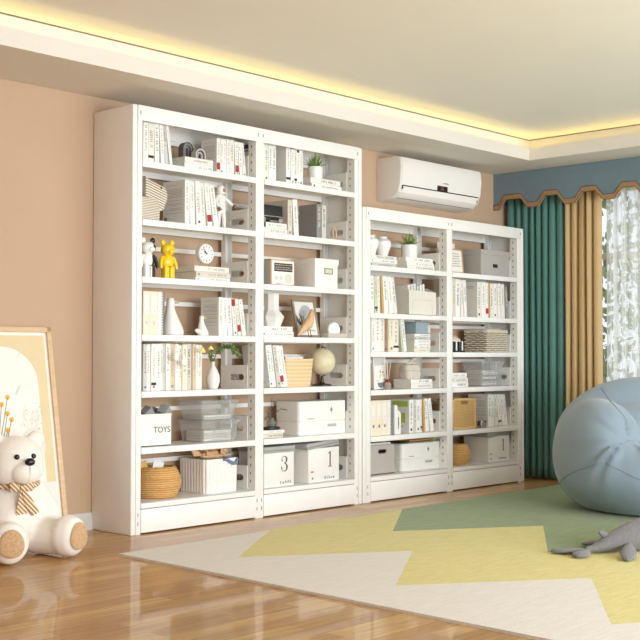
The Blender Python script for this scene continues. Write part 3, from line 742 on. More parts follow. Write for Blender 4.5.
# ribbed white bin with a wooden aeroplane
x0, x1 = 0.5389, 0.7827; w = x1 - x0; dd = .235; h = .185
t = thing('ribbed_bin', 'white vertically ribbed bin full of wooden toys, bottom shelf', 'bin', ((x0 + x1)/2, .04, z))
pts = rrect(w, dd, .03, 5); per = []
n = 228
def walk(pts, n):
    P = [Vector((a, b)) for a, b in pts]; P.append(P[0]); ls = [(P[i+1] - P[i]).length for i in range(len(P) - 1)]; tot = sum(ls); out = []
    for k in range(n):
        s = tot * k / n; i = 0
        while s > ls[i]: s -= ls[i]; i += 1
        out.append((P[i].lerp(P[i+1], s / ls[i]), (P[i+1] - P[i]).normalized()))
    return out
ring = []
for k, (p_, tn) in enumerate(walk(pts, n)):
    nn = Vector((tn.y, -tn.x)); r_ = (.0026, .0026, .0026, .0006, -.0026, .0006)[k % 6]
    ring.append(p_ + nn * r_)
inner = [p_ - Vector((tn.y, -tn.x)) * .006 for p_, tn in walk(pts, n)]
MB().loft([[(q.x * s, (q.y) * s + dd/2, zz) for q in ring] for zz, s in ((0, .96), (.006, .975), (h, 1))] + [[(q.x, q.y + dd/2, h) for q in inner], [(q.x * .98, q.y * .98 + dd/2, .02) for q in inner]], cap=True).build('ribbed_wall', PLASTIC, t, smooth=40)
MB().tube([(.0, -.006, h - .006), (.02, -.009, h - .004), (.04, -.011, h - .016), (.065, -.012, h - .028), (.09, -.01, h - .03), (.1, -.008, h - .012), (.104, -.006, h - .003)], [.006, .009, .009, .01, .01, .008, .005], 8).build('blue_ribbon_handle', mat('blue_ribbon', (110, 128, 164), .6, var=.15, scale=60), t)['label'] = 'blue ribbon handle'
t = thing('toy_aeroplane', 'beech wood toy biplane lying in the ribbed white bin', 'toy plane', ((x0 + x1)/2, .13, z + h - .028), D(8))
MB().lathe([(0, -.095), (.012, -.094), (.02, -.06), (.028, 0), (.026, .06), (.02, .085), (0, .088)], 16, M=T(.005, 0, .045) @ Matrix.Rotation(D(90), 4, 'Y')).build('fuselage', BEECH, t)
MB().prism(rrect(.25, .06, .028, 5, .02, -.01), .038, .046, axis='Z').build('lower_wing', BEECH, t)
MB().prism(rrect(.28, .06, .028, 5, .02, -.01), .076, .083, axis='Z').build('upper_wing', BEECH, t)
for q in (-.07, .1): MB().tube([(q, -.025, .045), (q, -.025, .077)], .004, 8).build('strut', WOOD, t)
MB().prism([(-.15, .045), (-.085, .045), (-.11, .07), (-.15, .085), (-.175, .082)], -.005, .005, bev=.002).build('tail_fin', BEECH, t)
f = MB()
for k in range(5): f.ball((.045 + .018 * math.cos(D(72*k)), -.045, .07 + .018 * math.sin(D(72*k))), (.012, .006, .012), 10)
f.ball((.045, -.05, .07), .01, 10); f.build('propeller_rosette', WOOD, t)
o = MB().box(-w/2 + .02, w/2 - .02, .03, dd - .03, 0, h - .05, bev=.004).build('toy_crate', BEECH); o.location = ((x0 + x1)/2, .04, z + .022); tag(o, 'wooden block crate under the toy plane inside the ribbed bin', 'toy')
# ---- bay B
z = ZT[6]
books('B', 0, 0.9685, z, [(3.4*KB, .235, .19, 0, W, 1), (3.4*KB, .232, .1, 0, O, 1), (3.4*KB, .232, .1, 0, W, 1), (3.6*KB, .23, .1, 0, W, 1)], .06, art=art_flag)
books('B', 0, 1.1639, z, [(4.2*KB, .232, .13, 0, W, 6), (3.2*KB, .21, .13, 0, W, 0), (2.8*KB, .218, .13, 0, O, 6), (2.2*KB, .246, .13, 0, W, 7), (3.8*KB, .215, .13, 0, W, 0)])
def stack(x0, x1, y, z, dp, spec, labels, group):
    for (w, cn, st, dx, rot), lb in zip(spec, labels): z = lying(lb, x0 + dx, y, z, x1 - x0, dp, w, cn, st, rot, group)
    return z
gz = stack(1.3669, 1.6344, .045, z, .1, [(.03, W, 1, .006, 0), (.033, O, 1, -.004, 0)], ['lower white book lying under the spiky potted plant', 'upper white book lying directly under the spiky potted plant'], 'books under the plant, top shelf')
def potted(label, x, y, z, r, h, n, ln, seed):
    t = thing('potted_plant', label, 'plant', (x, y, z))
    MB().lathe([(0, 0), (r * .93, 0), (r * .97, .004), (r, h - .003), (r - .002, h), (r - .006, h), (r - .008, h * .8), (0, h * .8)], 32).build('pot', CERAMIC, t)
    MB().lathe([(0, h * .8 + .001), (r - .0085, h * .8 + .002), (0, h * .84)], 20).build('soil', mat('potting_soil', (96, 76, 58), .9, var=.3, scale=90), t)
    g = random.Random(seed); f = MB()
    for i in range(n):
        a = g.uniform(0, 2 * PI); L = ln * g.uniform(.6, 1.1); sp = g.uniform(.25, 1.15); w = L * .06
        P = []; 
        for k in range(5):
            u = k / 4; P.append(Vector((math.cos(a) * L * u * sp * .8 + .2 * r * math.cos(a), math.sin(a) * L * u * sp * .8 + .2 * r * math.sin(a), h * .82 + L * (u * (1.35 - .4 * sp) - u * u * .55 * sp))))
        sd = Vector((-math.sin(a), math.cos(a), 0))
        ws = [w * .8, w, w * .9, w * .6, .0003]
        f.loft([[p - sd * q, p + Vector((0, 0, q * .35)), p + sd * q, p - Vector((0, 0, q * .2))] for p, q in zip(P, ws)], mi=i % 2)
    f.build('leaves', [LEAF, LEAF2], t, smooth=180)
    return t
potted('spiky green plant in white pot on two books, tall bookcase top shelf', 1.4599, .1, gz, .047, .075, 80, .095, 3)

z = ZT[5]
p0, p1 = .952, 1.1628
gz = stack(p0, p1, .04, z, .15, [(.034, O, 0, 0, 0), (.03, W, 6, -.006, 0)], ['lower white book lying under the black toy van', 'upper white book lying directly under the black toy van'], 'books under the black van')
t = thing('toy_van', 'black toy van with white wheel arches on two lying books', 'toy van', (1.0595, .06, gz))
MB().box(-.115, .085, 0, .075, .04, .104, bev=.006).build('body', DARK, t)
MB().box(-.115, .09, .006, .07, .014, .04, bev=.004).build('chassis', DARK, t)
MB().box(-.115, .09, -.001, .076, .036, .042, bev=.001).build('trim_strip', CHROME, t)
MB().box(-.02, .045, -.003, .02, .006, .016, bev=.004).build('step', CHROME, t)
MB().box(.08, .094, .004, .07, .012, .036, bev=.003).build('bumper', CHROME, t)
for qx in (-.07, .065):
    for qy in (.004, .066): MB().lathe([(0, -.007), (.013, -.007), (.016, -.005), (.016, .005), (.013, .007), (0, .007)], 18, M=T(qx, qy, .016) @ RX).build('wheel', mat('grey_wheel', (150, 148, 146), .4), t)
books('B', 1, 1.1813, z, [(4.2*KB, .213, .2, 0, 'beige', 0), (4.6*KB, .218, .18, 4, W, 1)])
books('B', 1, 1.4382, z, [(4.8*KB, .213, .15, 0, 'grey', 1), (4.4*KB, .208, .15, 0, G, 1)], .06, art=art_title)
t = tag(MB().tube([(.03 * math.cos(q) * .9, .0, .036 + .036 * math.sin(q)) for q in [2 * PI * k / 28 for k in range(29)]], .0042, 8).build('wooden_ring', BEECH, loc=(1.5703, .04, z + .004)), 'tan wooden ring standing beside the grey book, second shelf', 'ring'); t.rotation_euler = (0, 0, D(20))

z = ZT[4]
x0, x1 = 1.0426, 1.2347; w = x1 - x0; h = .152; dd = .21
t = thing('table_radio', 'retro radio with wooden case, white face and knobs on the third shelf', 'radio', ((x0 + x1)/2, .05, z))
MB().box(-w/2, w/2, .004, dd, .0, .007, bev=.002).box(-w/2, w/2, .004, dd, h - .007, h, bev=.002).box(-w/2, -w/2 + .006, .004, dd, 0, h, bev=.002).box(w/2 - .006, w/2, .004, dd, 0, h, bev=.002).box(-w/2+.004, w/2-.004, dd-.006, dd-.001, .004, h-.004).build('wooden_case', mat('light_oak_case', (214, 176, 126), .45, var=.1, scale=10, stretch=(6, 1, 1)), t)
MB().box(-w/2 - .0015, -w/2 + .001, .012, dd - .01, .006, h - .012).build('side_panel', mat('grey_radio_side', (186, 186, 184), .6), t)
MB().box(-w/2 + .006, w/2 - .006, 0, .02, .007, h - .007, bev=.002).build('face', PLASTIC, t)
MB().box(-w/2 + .022, w/2 - .02, -.001, .004, h * .54, h * .86, bev=.001).build('dial_window', DARK, t)
f = MB()
for zz in (.6, .68, .77):
    q = -w/2 + .03
    while q < w/2 - .03:
        s = R.uniform(.004, .011); f.box(q, q + s, -.0016, -.0006, h * zz, h * zz + .006); q += s + .0035
f.build('dial_lettering', mat('dial_cream', (190, 176, 160), .6), t)
KNOB = mat('cream_knob', (212, 208, 188), .4)
for q, r_ in ((-.055, .0125), (-.018, .0125), (.042, .027)):
    MB().lathe([(0, -.014), (r_ * .8, -.014), (r_ * .9, -.012), (r_, .0), (r_, .002), (0, .002)], 24, M=T(q, 0, h * .29) @ RX).build('knob', KNOB, t)
MB().box(-.06, -.02, -.0006, .001, h * .07, h * .09).build('lettering', INK2, t)
def lidded(label, x0, x1, y, z, h, d, lidh, m, mlid, ov=.005, rot=0):
    w = x1 - x0
    t = thing('lidded_box', label, 'box', ((x0 + x1)/2, y, z), D(rot))
    MB().box(-w/2, w/2, 0, d, 0, h - .004, bev=.002).build('body', m, t)
    l = MB().box(-w/2 - ov, w/2 + ov, -ov, d + ov, h - lidh, h, bev=.002).build('lid', mlid, t)
    return t, w
x0, x1 = 1.4026, 1.6038
t, w = lidded('white lidded storage box with label holder beside the radio', x0, x1, .045, z, .178, .2, .034, WHITE, WHITE)
LH = mat('pewter_holder', (140, 134, 112), .4, metal=.5)
f = MB()
for a, b, c, d_ in ((-.036, .036, .086, .091), (-.036, .036, .117, .122), (-.036, -.031, .086, .122), (.031, .036, .086, .122)): f.box(a + .018, b + .018, -.003, .001, c, d_)
lh = f.build('label_holder', LH, t); MB().box(-.013, .049, -.001, .001, .091, .117).build('label_card', mat('label_card_paper', (214, 212, 190), .8), lh)

z = ZT[3]
gz = stack(.952, 1.2143, .04, z, .16, [(.03, W, 0, .002, 0), (.03, W, 1, -.006, 0)], ['lower white book lying under the faceted vase', 'upper white book lying directly under the faceted vase'], 'books under the faceted vase')
t = thing('faceted_vase', 'white faceted geometric vase on two lying books, fourth shelf', 'vase', (1.1123, .12, gz))
MB().lathe([(0, 0), (.055, 0), (.055, .0005), (.08, .058), (.045, .098), (.045, .184), (.049, .192), (.043, .192), (.034, .12), (0, .1)], 8, M=Matrix.Rotation(D(20), 4, 'Z')).build('vase', CERAMIC, t, smooth=0)
FR = mat('walnut_grey_frame', (152, 136, 118), .5, var=.08, scale=8, stretch=(1, 1, 6))
def photo_frame(label, x0, x1, y, z, h, lean, fm, bw, art, rot=0):
    w = x1 - x0
    t = thing('photo_frame', label, 'photo frame', ((x0 + x1)/2, y, z), D(rot)); t.rotation_euler = (D(-lean), 0, D(rot))
    MB().box(-w/2, w/2, 0, .014, 0, bw, bev=.001).box(-w/2, w/2, 0, .014, h - bw, h, bev=.001).box(-w/2, -w/2 + bw, 0, .014, bw, h - bw, bev=.001).box(w/2 - bw, w/2, 0, .014, bw, h - bw, bev=.001).build('frame', fm, t)
    pr_ = MB().box(-w/2 + bw, w/2 - bw, .005, .011, bw, h - bw); pr_.build('print', [mat('print_paper', (232, 230, 224), .7)], t)
    art(t, w, h)
    return t
def art_plant(t, w, h):
    MB().lathe([(0, 0), (.055, 0), (.055, .0008), (0, .0008)], 28, M=T(.01, .0045, h * .62) @ RX).build('circle_print', mat('grey_blue_print', (176, 182, 186), .7), t)
    f = MB(); g = random.Random(8)
    for i in range(26):
        a = g.uniform(-.9, .9); L = g.uniform(.04, .1); bx_, bz = -.03 + g.uniform(-.012, .012), h * .22
        f.prism([(bx_, bz), (bx_ + L * math.sin(a) - .003, bz + L * math.cos(a)), (bx_ + L * math.sin(a) + .004, bz + L * math.cos(a) + .004)], .0036, .0044)
    f.build('leaf_print', mat('dark_leaf_print', (92, 104, 88), .7), t, smooth=0)
    MB().box(-w/2 + .03, w/2 - .03, .0038, .0046, h * .16, h * .2).build('ground_print', mat('tan_print', (200, 180, 156), .7), t)
photo_frame('grey-brown framed plant print leaning behind the wooden bird', 1.3242, 1.5208, .11, z + .0036, .232, 13, FR, .013, art_plant)
t = thing('wooden_bird', 'pale wooden bird ornament with wire legs in front of the print', 'ornament', (1.3477, .05, z))
ring = []
for u, cx, cz, ra, rb in ((0, -.085, .012, .003, .003), (.1, -.07, .024, .012, .01), (.3, -.035, .05, .02, .024), (.5, -.002, .075, .026, .032), (.65, .016, .1, .024, .028), (.8, .028, .13, .019, .02), (.92, .034, .152, .016, .015), (1, .035, .166, .008, .007)):
    tx = Vector((.6, 0, .8)); nx = Vector((-.8, 0, .6))
    ring.append([Vector((cx, 0, cz)) + nx * rb * math.cos(2*PI*k/18) + Vector((0, 1, 0)) * ra * math.sin(2*PI*k/18) for k in range(18)])
MB().loft(ring).build('body', BEECH, t)
MB().lathe([(.006, 0), (.003, .012), (0, .024)], 10, M=T(.047, 0, .155) @ Matrix.Rotation(D(90), 4, 'Y')).build('beak', mat('brass_beak', (196, 160, 84), .4), t)
MB().ball((.036, -.0145, .156), .003, 8).build('eye', DARK, t)
for q in (-.01, .01): MB().tube([(.005, q, .055), (.012, q, .026), (.02, q, .0025), (.034, q, .0025)], .0022, 6).build('leg', DARK, t)
t = thing('dome_lamp', 'small lamp with a white half-round dome on a grey slab', 'lamp', (1.6180, .1, z))
MB().box(-.085, .085, -.045, .045, 0, .028, bev=.004).build('base', mat('beige_slab', (196, 188, 178), .6), t)
MB().lathe([(0, -.012), (.042, -.012), (.046, -.004), (.046, .004), (.042, .012), (0, .012)], 32, M=T(0, -.01, .05) @ RX).build('glowing_disc', mat('lamp_glass', (250, 248, 240), .3, emit=(255, 248, 232), estr=.35), t)

z = ZT[2]
p = books('B', 4, 1.0274, z, [(3*KB, .245, .2, 9, W, 1), (3.2*KB, .247, .2, 9.5, W, 0), (3.2*KB, .247, .2, 10, G, 1), (3.2*KB, .245, .2, 10.5, W, 4), (3.4*KB, .243, .2, 11, W, 1)], .045, art=art_card)
x0, x1 = 1.1752 + .006, 1.3871; w = x1 - x0
t = thing('wooden_tub', 'pale bamboo tapered tub holding books beside the globe', 'tub', ((x0 + x1)/2, .05, z))
BAM = wave_mat('bamboo_strips', (230, 206, 164), (220, 190, 142), 14, 'Z', .5, .6, lo=.2, hi=.8)
def ring(zz, k, th=0.): return [(a, b + .085, zz) for a, b in rrect(w + k - 2*th, .15 + k * .6 - 2*th, .02, 4)]
MB().loft([ring(0, 0), ring(.06, .018), ring(.165, .034), ring(.165, .034, .006), ring(.02, .006, .006)], cap=True).build('tub_wall', BAM, t)
for i, cn in enumerate((W, G, W)):
    o_l = ('white book standing nearest the front in the bamboo tub', 'pale grey book standing in the middle of the bamboo tub', 'white book standing at the back of the bamboo tub')[i]
    tt = thing('book', o_l, 'book', ((x0 + x1)/2 - w/2 + .02 + .012 * i, .1 + .03 * i, z + .022), 0, 'books in the bamboo tub')
    tt.rotation_euler = (0, 0, 0)
    MB().box(0, w * .76, 0, .004, 0, .155 + .006 * i).box(0, w * .76, .02, .024, 0, .155 + .006 * i).box(0, .004, 0, .024, 0, .155 + .006 * i).build('cover', COVERS[cn], tt)
    MB().box(.004, w * .76 - .003, .004, .02, .003, .152 + .006 * i).build('page_block', PAPER, tt)
t = thing('globe', 'pale yellow globe on a dark metal stand next to the bamboo tub', 'globe', (1.5659, .14, z))
DM = mat('dark_bronze', (72, 62, 56), .35, metal=.6)
MB().lathe([(0, 0), (.062, 0), (.062, .004), (.05, .009), (.02, .014), (.012, .022), (.009, .05), (.007, .058), (0, .058)], 28).build('stand', DM, t)
rm = MB(); A = [D(q) for q in range(-90, 91, 9)]
MB().tube([(.09 * math.cos(q), 0, .148 + .09 * math.sin(q)) for q in A], .0035, 8).build('meridian_arm', DM, t).rotation_euler = (0, 0, D(10))
def globe_mat():
    m = mat('globe_print', (222, 208, 158), .4, var=.02)
    return mat('globe_print_map', (224, 213, 180), .4, var=.08, scale=22)
g = MB().ball((0, 0, .148), .083, 36).build('sphere', globe_mat(), t)
MB().ball((0, 0, .2325), .006, 10).build('pole_cap', DM, t)

z = ZT[1]
def drawer_unit(label, x0, x1, y, z, h, d, split):
    w = x1 - x0
    t = thing('desktop_drawer_box', label, 'drawer box', ((x0 + x1)/2, y, z))
    bod = MB()
    for a, b in ((0.0, split - .002), (split + .002, h)):
        bod.loft([[(p_, q_ + d/2, zz) for p_, q_ in rrect(w - 2*e, d - 2*e, .028, 5)] for zz, e in ((a, .002), (a + .002, 0), (b - .003, 0), (b, .003))])
    bod.loft([[(p_, q_ + d/2, zz) for p_, q_ in rrect(w - .014, d - .014, .024, 5)] for zz in (split - .004, split + .004)])
    bod.build('casing', PLASTIC, t)
    MB().lathe([(.004, -.0008), (.011, -.0008), (.011, .0008), (.004, .0008)], 6, M=T(w * .16, 0, split + (h - split) * .55) @ RX, ).box(w * .16 - .002, w * .16 + .002, -.001, .001, split + (h - split) * .55 - .018, split + (h - split) * .55 + .018).build('emblem', INK2, t)
    MB().box(w * .08, w * .26, -.004, .002, split * .55, split * .55 + .016, bev=.003).build('drawer_pull', GREYB, t)
    MB().box(-w * .34, -w * .2, -.0006, .001, split + .014, split + .018).build('lettering', INK2, t)
    return t
x0, x1 = 1.2763, 1.6958
drawer_unit('white two-tier drawer box with emblem beside the glass bonsai, sixth shelf', x0, x1, .05, z, .2, .21, .08)
gz = stack(.94, 1.1237, .035, z, .1, [(.026, 'beige', 1, 0, 0), (.018, W, 0, .012, 0)], ['lower beige book lying under the glass vase of twigs', 'upper white book lying directly under the glass vase of twigs'], 'books under the glass vase')
t = thing('twig_vase', 'small dark-based glass vase with thin leafy twigs on two books', 'vase', (1.0689, .075, gz))
MB().lathe([(0, 0), (.04, 0), (.044, .005), (.044, .014), (.03, .018), (0, .018)], 24, sx=1.3).build('base', DARK, t)
MB().lathe([(0, .018), (.022, .02), (.028, .035), (.024, .052), (.015, .06), (.017, .068), (.013, .068), (.012, .058), (0, .03)], 24).build('glass_body', clear_mat('grey_glass', (140, 146, 140), .45, .05), t)
st, lf = MB(), MB(); rr = random.Random(9)
for P in ([(0, 0, .03), (.004, 0, .09), (-.004, .0, .14), (.006, 0, .185)], [(0, 0, .05), (.03, -.005, .1), (.07, -.01, .118), (.11, -.015, .11)], [(0, 0, .05), (-.025, -.005, .09), (-.06, -.01, .11)], [(0, 0, .05), (-.02, .01, .08), (-.03, .02, .06)]):
    sprig(P, 16 if P[-1][2] < .18 else 3, .0055, rr, st, lf, .35)
st.build('twig', mat('brown_twig', (96, 84, 70), .7), t); lf.build('leaves', mat('grey_green_leaf', (110, 120, 98), .6, var=.2), t, smooth=0, recalc=False)

z = ZT[0]
def num3(m, cx, cz, s, mi=0):
    pts = []
    for k in range(13):
        a = D(200 - 290 * k / 12); pts.append((cx + s * .25 * math.cos(a), cz + s * .73 + s * .22 * math.sin(a), a))
    for k in range(15):
        a = D(90 - 290 * k / 14); pts.append((cx + s * .28 * math.cos(a), cz + s * .255 + s * .255 * math.sin(a), a))
    for i in range(len(pts) - 1):
        if i == 12: continue
        (a0, b0, q0), (a1, b1, q1) = pts[i], pts[i+1]
        t0 = s * (.025 + .075 * max(0, math.cos(q0)) ** 1.5); t1 = s * (.025 + .075 * max(0, math.cos(q1)) ** 1.5)
        n0 = (math.cos(q0), math.sin(q0)); n1 = (math.cos(q1), math.sin(q1))
        m.prism([(a0 - n0[0]*t0, b0 - n0[1]*t0), (a1 - n1[0]*t1, b1 - n1[1]*t1), (a1 + n1[0]*t1*.4, b1 + n1[1]*t1*.4), (a0 + n0[0]*t0*.4, b0 + n0[1]*t0*.4)], -.0012, .0005, mi)
    m.lathe([(0, -.0012), (s * .055, -.0012), (s * .055, .0005), (0, .0005)], 14, M=T(cx - s * .2, 0, cz + s * .68) @ RX, mi=mi).lathe([(0, -.0012), (s * .055, -.0012), (s * .055, .0005), (0, .0005)], 14, M=T(cx - s * .22, 0, cz + s * .2) @ RX, mi=mi)
def num1(m, cx, cz, s, mi=0):
    m.prism([(cx - s*.2, cz), (cx + s*.2, cz), (cx + s*.2, cz + s*.03), (cx + s*.065, cz + s*.05), (cx + s*.065, cz + s), (cx + s*.02, cz + s), (cx - s*.2, cz + s*.9), (cx - s*.2, cz + s*.86), (cx - s*.055, cz + s*.9), (cx - s*.055, cz + s*.05), (cx - s*.2, cz + s*.03)], -.0012, .0005, mi)
def number_box(label, x0, x1, y, z, h, d, n, rot, lid_lift=0., stamp=False):
    w = x1 - x0
    t = thing('number_box', label, 'box', ((x0 + x1)/2, y, z), D(rot), None)
    MB().box(-w/2, w/2, 0, d, 0, h, bev=.0015).build('body', WHITE, t)
    l = MB().box(-w/2 - .005, w/2 + .005, -.005, d + .004, h - .026 + .028, h + .03, bev=.002).box(-w/2 - .005, w/2 + .005, -.005, -.0015, h - .006, h + .01).build('lid', LGREY, t)
    if lid_lift: l.rotation_euler = (0, -D(lid_lift), 0); l.location = (-w/2 * (1 - math.cos(D(lid_lift))), 0, h + .002 - (h + .002) * math.cos(D(lid_lift)) + w/2 * math.sin(D(lid_lift)))
    m = MB()
    if n == 3: num3(m, w * .17, h * .42, h * .46)
    else: num1(m, w * .2, h * .42, h * .46)
    q = w * .02
    g = random.Random(n)
    for i in range(5):
        a = q + i * .021
        for k in range(4):
            u, v = g.uniform(0, .008), g.uniform(0, .015)
            if k % 2: m.box(a + u, a + u + .009, -.001, .0005, .014 + v, .0165 + v)
            else: m.box(a + u, a + u + .0025, -.001, .0005, .014, .014 + v + .004)
    m.build('number_lettering', INK, t)
    if stamp:
        m = MB().box(-w * .42, -w * .34, -.001, .0005, h * .3, h * .34).build('red_stamp_print', REDI, t)
        MB().lathe([(.005, -.001), (.008, -.001), (.008, .0005), (.005, .0005)], 14, M=T(-w * .37, 0, h * .13) @ RX).build('round_mark_print', INK2, t)
    return t
number_box('white box numbered 3 with pale grey lid on the bottom shelf', .952, 1.2057, .02, z, .2, .2, 3, 3)
number_box('white box numbered 1 with grey lid beside the box numbered 3', 1.3089, 1.6131, .025, z, .2, .2, 1, 6, 4, True)

# ---- bay C
z = ZL_[5]
gz = stack(1.9015, 2.1689, .04, z, .13, [(.024, G, 1, -.006, 0), (.022, W, 1, .004, 0), (.024, O, 1, -.004, 0)], ['lowest book lying under the round white vases', 'middle book lying under the round white vases', 'topmost book lying directly under the round white vases'], 'books under the round vases')
def bellyvase(label, x, y, z, h):
    s = h / .135
    t = thing('round_vase', label, 'vase', (x, y, z), 0, 'round white vases')
    MB().lathe([(r_ * s * 1.15, zz * s) for r_, zz in ((0, 0), (.03, 0), (.032, .006), (.036, .03), (.048, .062), (.053, .085), (.05, .104), (.038, .118), (.026, .124), (.025, .128), (.032, .135), (.028, .136), (.021, .126), (0, .11))], 32).build('vase', mat('glossy_ceramic', (238, 237, 234), .14, var=.01), t)
bellyvase('round white vase half hidden behind the post, low bookcase top shelf', 1.9559, .085, gz, .126)
bellyvase('round white vase in full view on the books, low bookcase top shelf', 2.1169, .12, gz, .13)
gz = stack(2.2694, 2.5591, .04, z, .14, [(.024, O, 1, .004, 0), (.026, W, 1, .0, 0), (.028, W, 1, -.01, 0)], ['lowest book lying under the white pot plant, low bookcase', 'middle book lying under the white pot plant, low bookcase', 'topmost book lying directly under the white pot plant, low bookcase'], 'books under the pot plant, low bookcase')
potted('spiky green plant in white pot on books, low bookcase top shelf', 2.3797, .11, gz, .055, .088, 80, .1, 6)

z = ZL_[4]
books('C', 1, 1.9109, z, [(3.2*KC, .238, .17, 1, W, 1), (3*KC, .236, .17, 1.5, 'sage', 6), (2.8*KC, .238, .17, 2, W, 0), (1.5*KC, .236, .17, 4, 'ochre', 0), (4*KC, .24, .17, 5, W, 1), (4.2*KC, .238, .17, 7, W, 0), (3.2*KC, .236, .17, 9, O, 1)], .04)
x0, x1 = 2.2979, 2.5866; w = x1 - x0
t = thing('magazine_file', 'cream magazine file box holding thin white magazines, low bookcase', 'magazine file', ((x0 + x1)/2, .045, z))
FILE = mat('cream_file_board', (222, 219, 208), .6, var=.01)
fy = .2
m = MB().prism([(-w/2, 0), (w/2, 0), (w/2, .155), (-w/2, .165)], 0, .005)
m.prism([(0.004, 0), (fy, 0), (fy, .195), (.07, .185), (0.004, .16)], -w/2, -w/2 + .004, axis='X').prism([(0.004, 0), (fy, 0), (fy, .195), (.07, .185), (0.004, .15)], w/2 - .004, w/2, axis='X').box(-w/2, w/2, fy - .004, fy, 0, .19).box(-w/2, w/2, 0, fy, 0, .004)
m.build('case', FILE, t)
f = MB(); 
for a, b, c, d_ in ((-w*.36, w*.36, .1, .102), (-w*.36, -w*.355, .008, .1), (w*.355, w*.36, .008, .1)): f.box(a, b, -.0008, .001, c, d_)
f.build('fold_marking', GREYB, t)
for i in range(6):
    tt = thing('magazine', f'{ORD[i]} thin white magazine in the cream file box, counted from the leaning books', 'magazine', (x0 + .022 + i * .031, .06, z + .006), 0, 'magazines in the cream file')
    tt.rotation_euler = (0, -D(4), 0)
    book_parts(tt, .02, .125, .2 + .006 * (i % 3) - .01, (W, O, W, G, W, W)[i], random.Random(i), False, (1, 0)[i % 2])

z = ZL_[3]
books('C', 2, 1.9156, z, [(3.2*KC, .222, .17, 0, W, 0), (4.9*KC, .226, .17, 0, W, 1), (4.2*KC, .226, .17, 0, O, 0), (2.7*KC, .222, .17, 0, 'red-brown', 1), (1.4*KC, .215, .17, 0, 'sage', 0), (4.4*KC, .215, .17, 0, K, 2), (5*KC, .222, .17, 0, 'offwhite', 6), (1.4*KC, .224, .16, 7, 'sage', 0), (3*KC, .226, .16, 8, W, 1)], .04)
g0, g1 = 2.3559, 2.5268
gz = stack(g0, g1, .05, z, .14, [(.02, K, 1, 0, 0), (.02, O, 1, .006, 0), (.02, W, 1, .004, 0), (.02, W, 1, .008, 0), (.02, 'pale grey', 1, .003, 0), (.018, W, 1, .006, 0)], [f'{a} book in the pile under the dusty blue box' for a in ('lowest cream', 'second lowest offwhite', 'third lowest white', 'third from top white', 'second from top pale grey', 'topmost white')], 'books under the dusty blue box')
t = thing('trinket_box', 'dusty blue box lying on the pile of books, third shelf of low bookcase', 'box', ((g0 + g1)/2 - .0, .045, gz))
MB().box(-.07, .085, 0, .15, 0, .072, bev=.003).build('body', COVERS['dusty blue'], t)
MB().box(-.072, .087, -.002, .152, .06, .076, bev=.003).build('lid', COVERS['dusty blue'], t)
MB().box(.055, .083, -.001, .001, .006, .058).build('end_label', COVERS['pale grey'], t)

z = ZL_[2]
t = thing('greeting_card', 'white illustrated card leaning beside the reed diffuser', 'card', (1.9768, .07, z + .001)); t.rotation_euler = (0, D(-3), 0)
MB().box(0, .12, 0, .004, 0, .225).box(.0, .12, .006, .01, 0, .225).build('sheet', WHITE, t)
MB().box(.01, .11, -.0005, .001, .15, .215).build('text_print', COVERS['pale grey'], t)
f = MB(); g = random.Random(2)
for i in range(16): f.ball((g.uniform(.03, .105), -.0005, g.uniform(.05, .12)), (g.uniform(.004, .009), .0008, g.uniform(.003, .007)), 8, i % 3)
f.build('pattern_print', [mat('print_yellow', (212, 206, 150), .7), mat('print_greygreen', (150, 160, 150), .7), mat('print_peach', (220, 184, 156), .7)], t)
MB().prism(arc(.07, .04, .035, 180, 360, 12), -.0012, .001).build('bowl_print', mat('print_slate', (120, 126, 130), .7), t)
t = thing('reed_diffuser', 'little reed diffuser with red band and pale sticks, low bookcase', 'diffuser', (2.0802, .045, z))
MB().lathe([(0, 0), (.021, 0), (.023, .004), (.023, .036), (.014, .048), (.012, .055), (.012, .06), (0, .06)], 20).build('bottle', clear_mat('rose_glass', (190, 168, 160), .35, .06), t)
MB().lathe([(.0, .046), (.016, .046), (.017, .052), (.016, .066), (0, .066)], 18).build('red_band', mat('dark_red_band', (136, 44, 50), .6), t)
for a, b in ((-.034, .005), (-.022, -.01), (.012, .01), (.024, -.006), (.033, .004)): MB().tube([(a*.15, b*.2, .05), (a, b, .175)], .0022, 6).build('reed', mat('pale_reed', (222, 204, 190), .7), t)
gz = stack(2.3114, 2.5402, .04, z, .15, [(.034, O, 0, .0, 0), (.026, W, 1, -.002, 0)], ['lower offwhite book lying under the canvas bag', 'upper white book lying directly under the canvas bag'], 'books under the canvas bag')
t = thing('canvas_bag', 'small beige canvas bag with knotted top on two lying books', 'bag', (2.3740, .1, gz))
LINEN = mat('beige_canvas', (208, 200, 186), .85, var=.06, scale=40, bump=.25, bscale=300)
MB().loft([[(q[0], q[1], zz) for q in rrect(w_, d_, .02, 4)] for w_, d_, zz in ((.13, .07, 0), (.14, .08, .006), (.15, .085, .03), (.148, .08, .05), (.142, .07, .056))]).build('lower_body', LINEN, t)
MB().loft([[(q[0], q[1], zz) for q in rrect(w_, d_, .02, 4)] for w_, d_, zz in ((.142, .07, .055), (.152, .08, .058), (.148, .075, .08), (.13, .06, .094), (.09, .03, .1))]).build('folded_flap', LINEN, t)
MB().tube([(.0, 0, .095), (.015, -.005, .125), (.045, -.008, .135), (.06, 0, .115), (.05, .008, .096)], [.012, .012, .013, .011, .01], 10).build('knotted_handle', LINEN, t)
MB().tube([(-.05, 0, .092), (-.01, -.01, .112), (.03, -.012, .108), (.05, -.006, .094)], [.008, .01, .01, .007], 10).build('strap', LINEN, t)

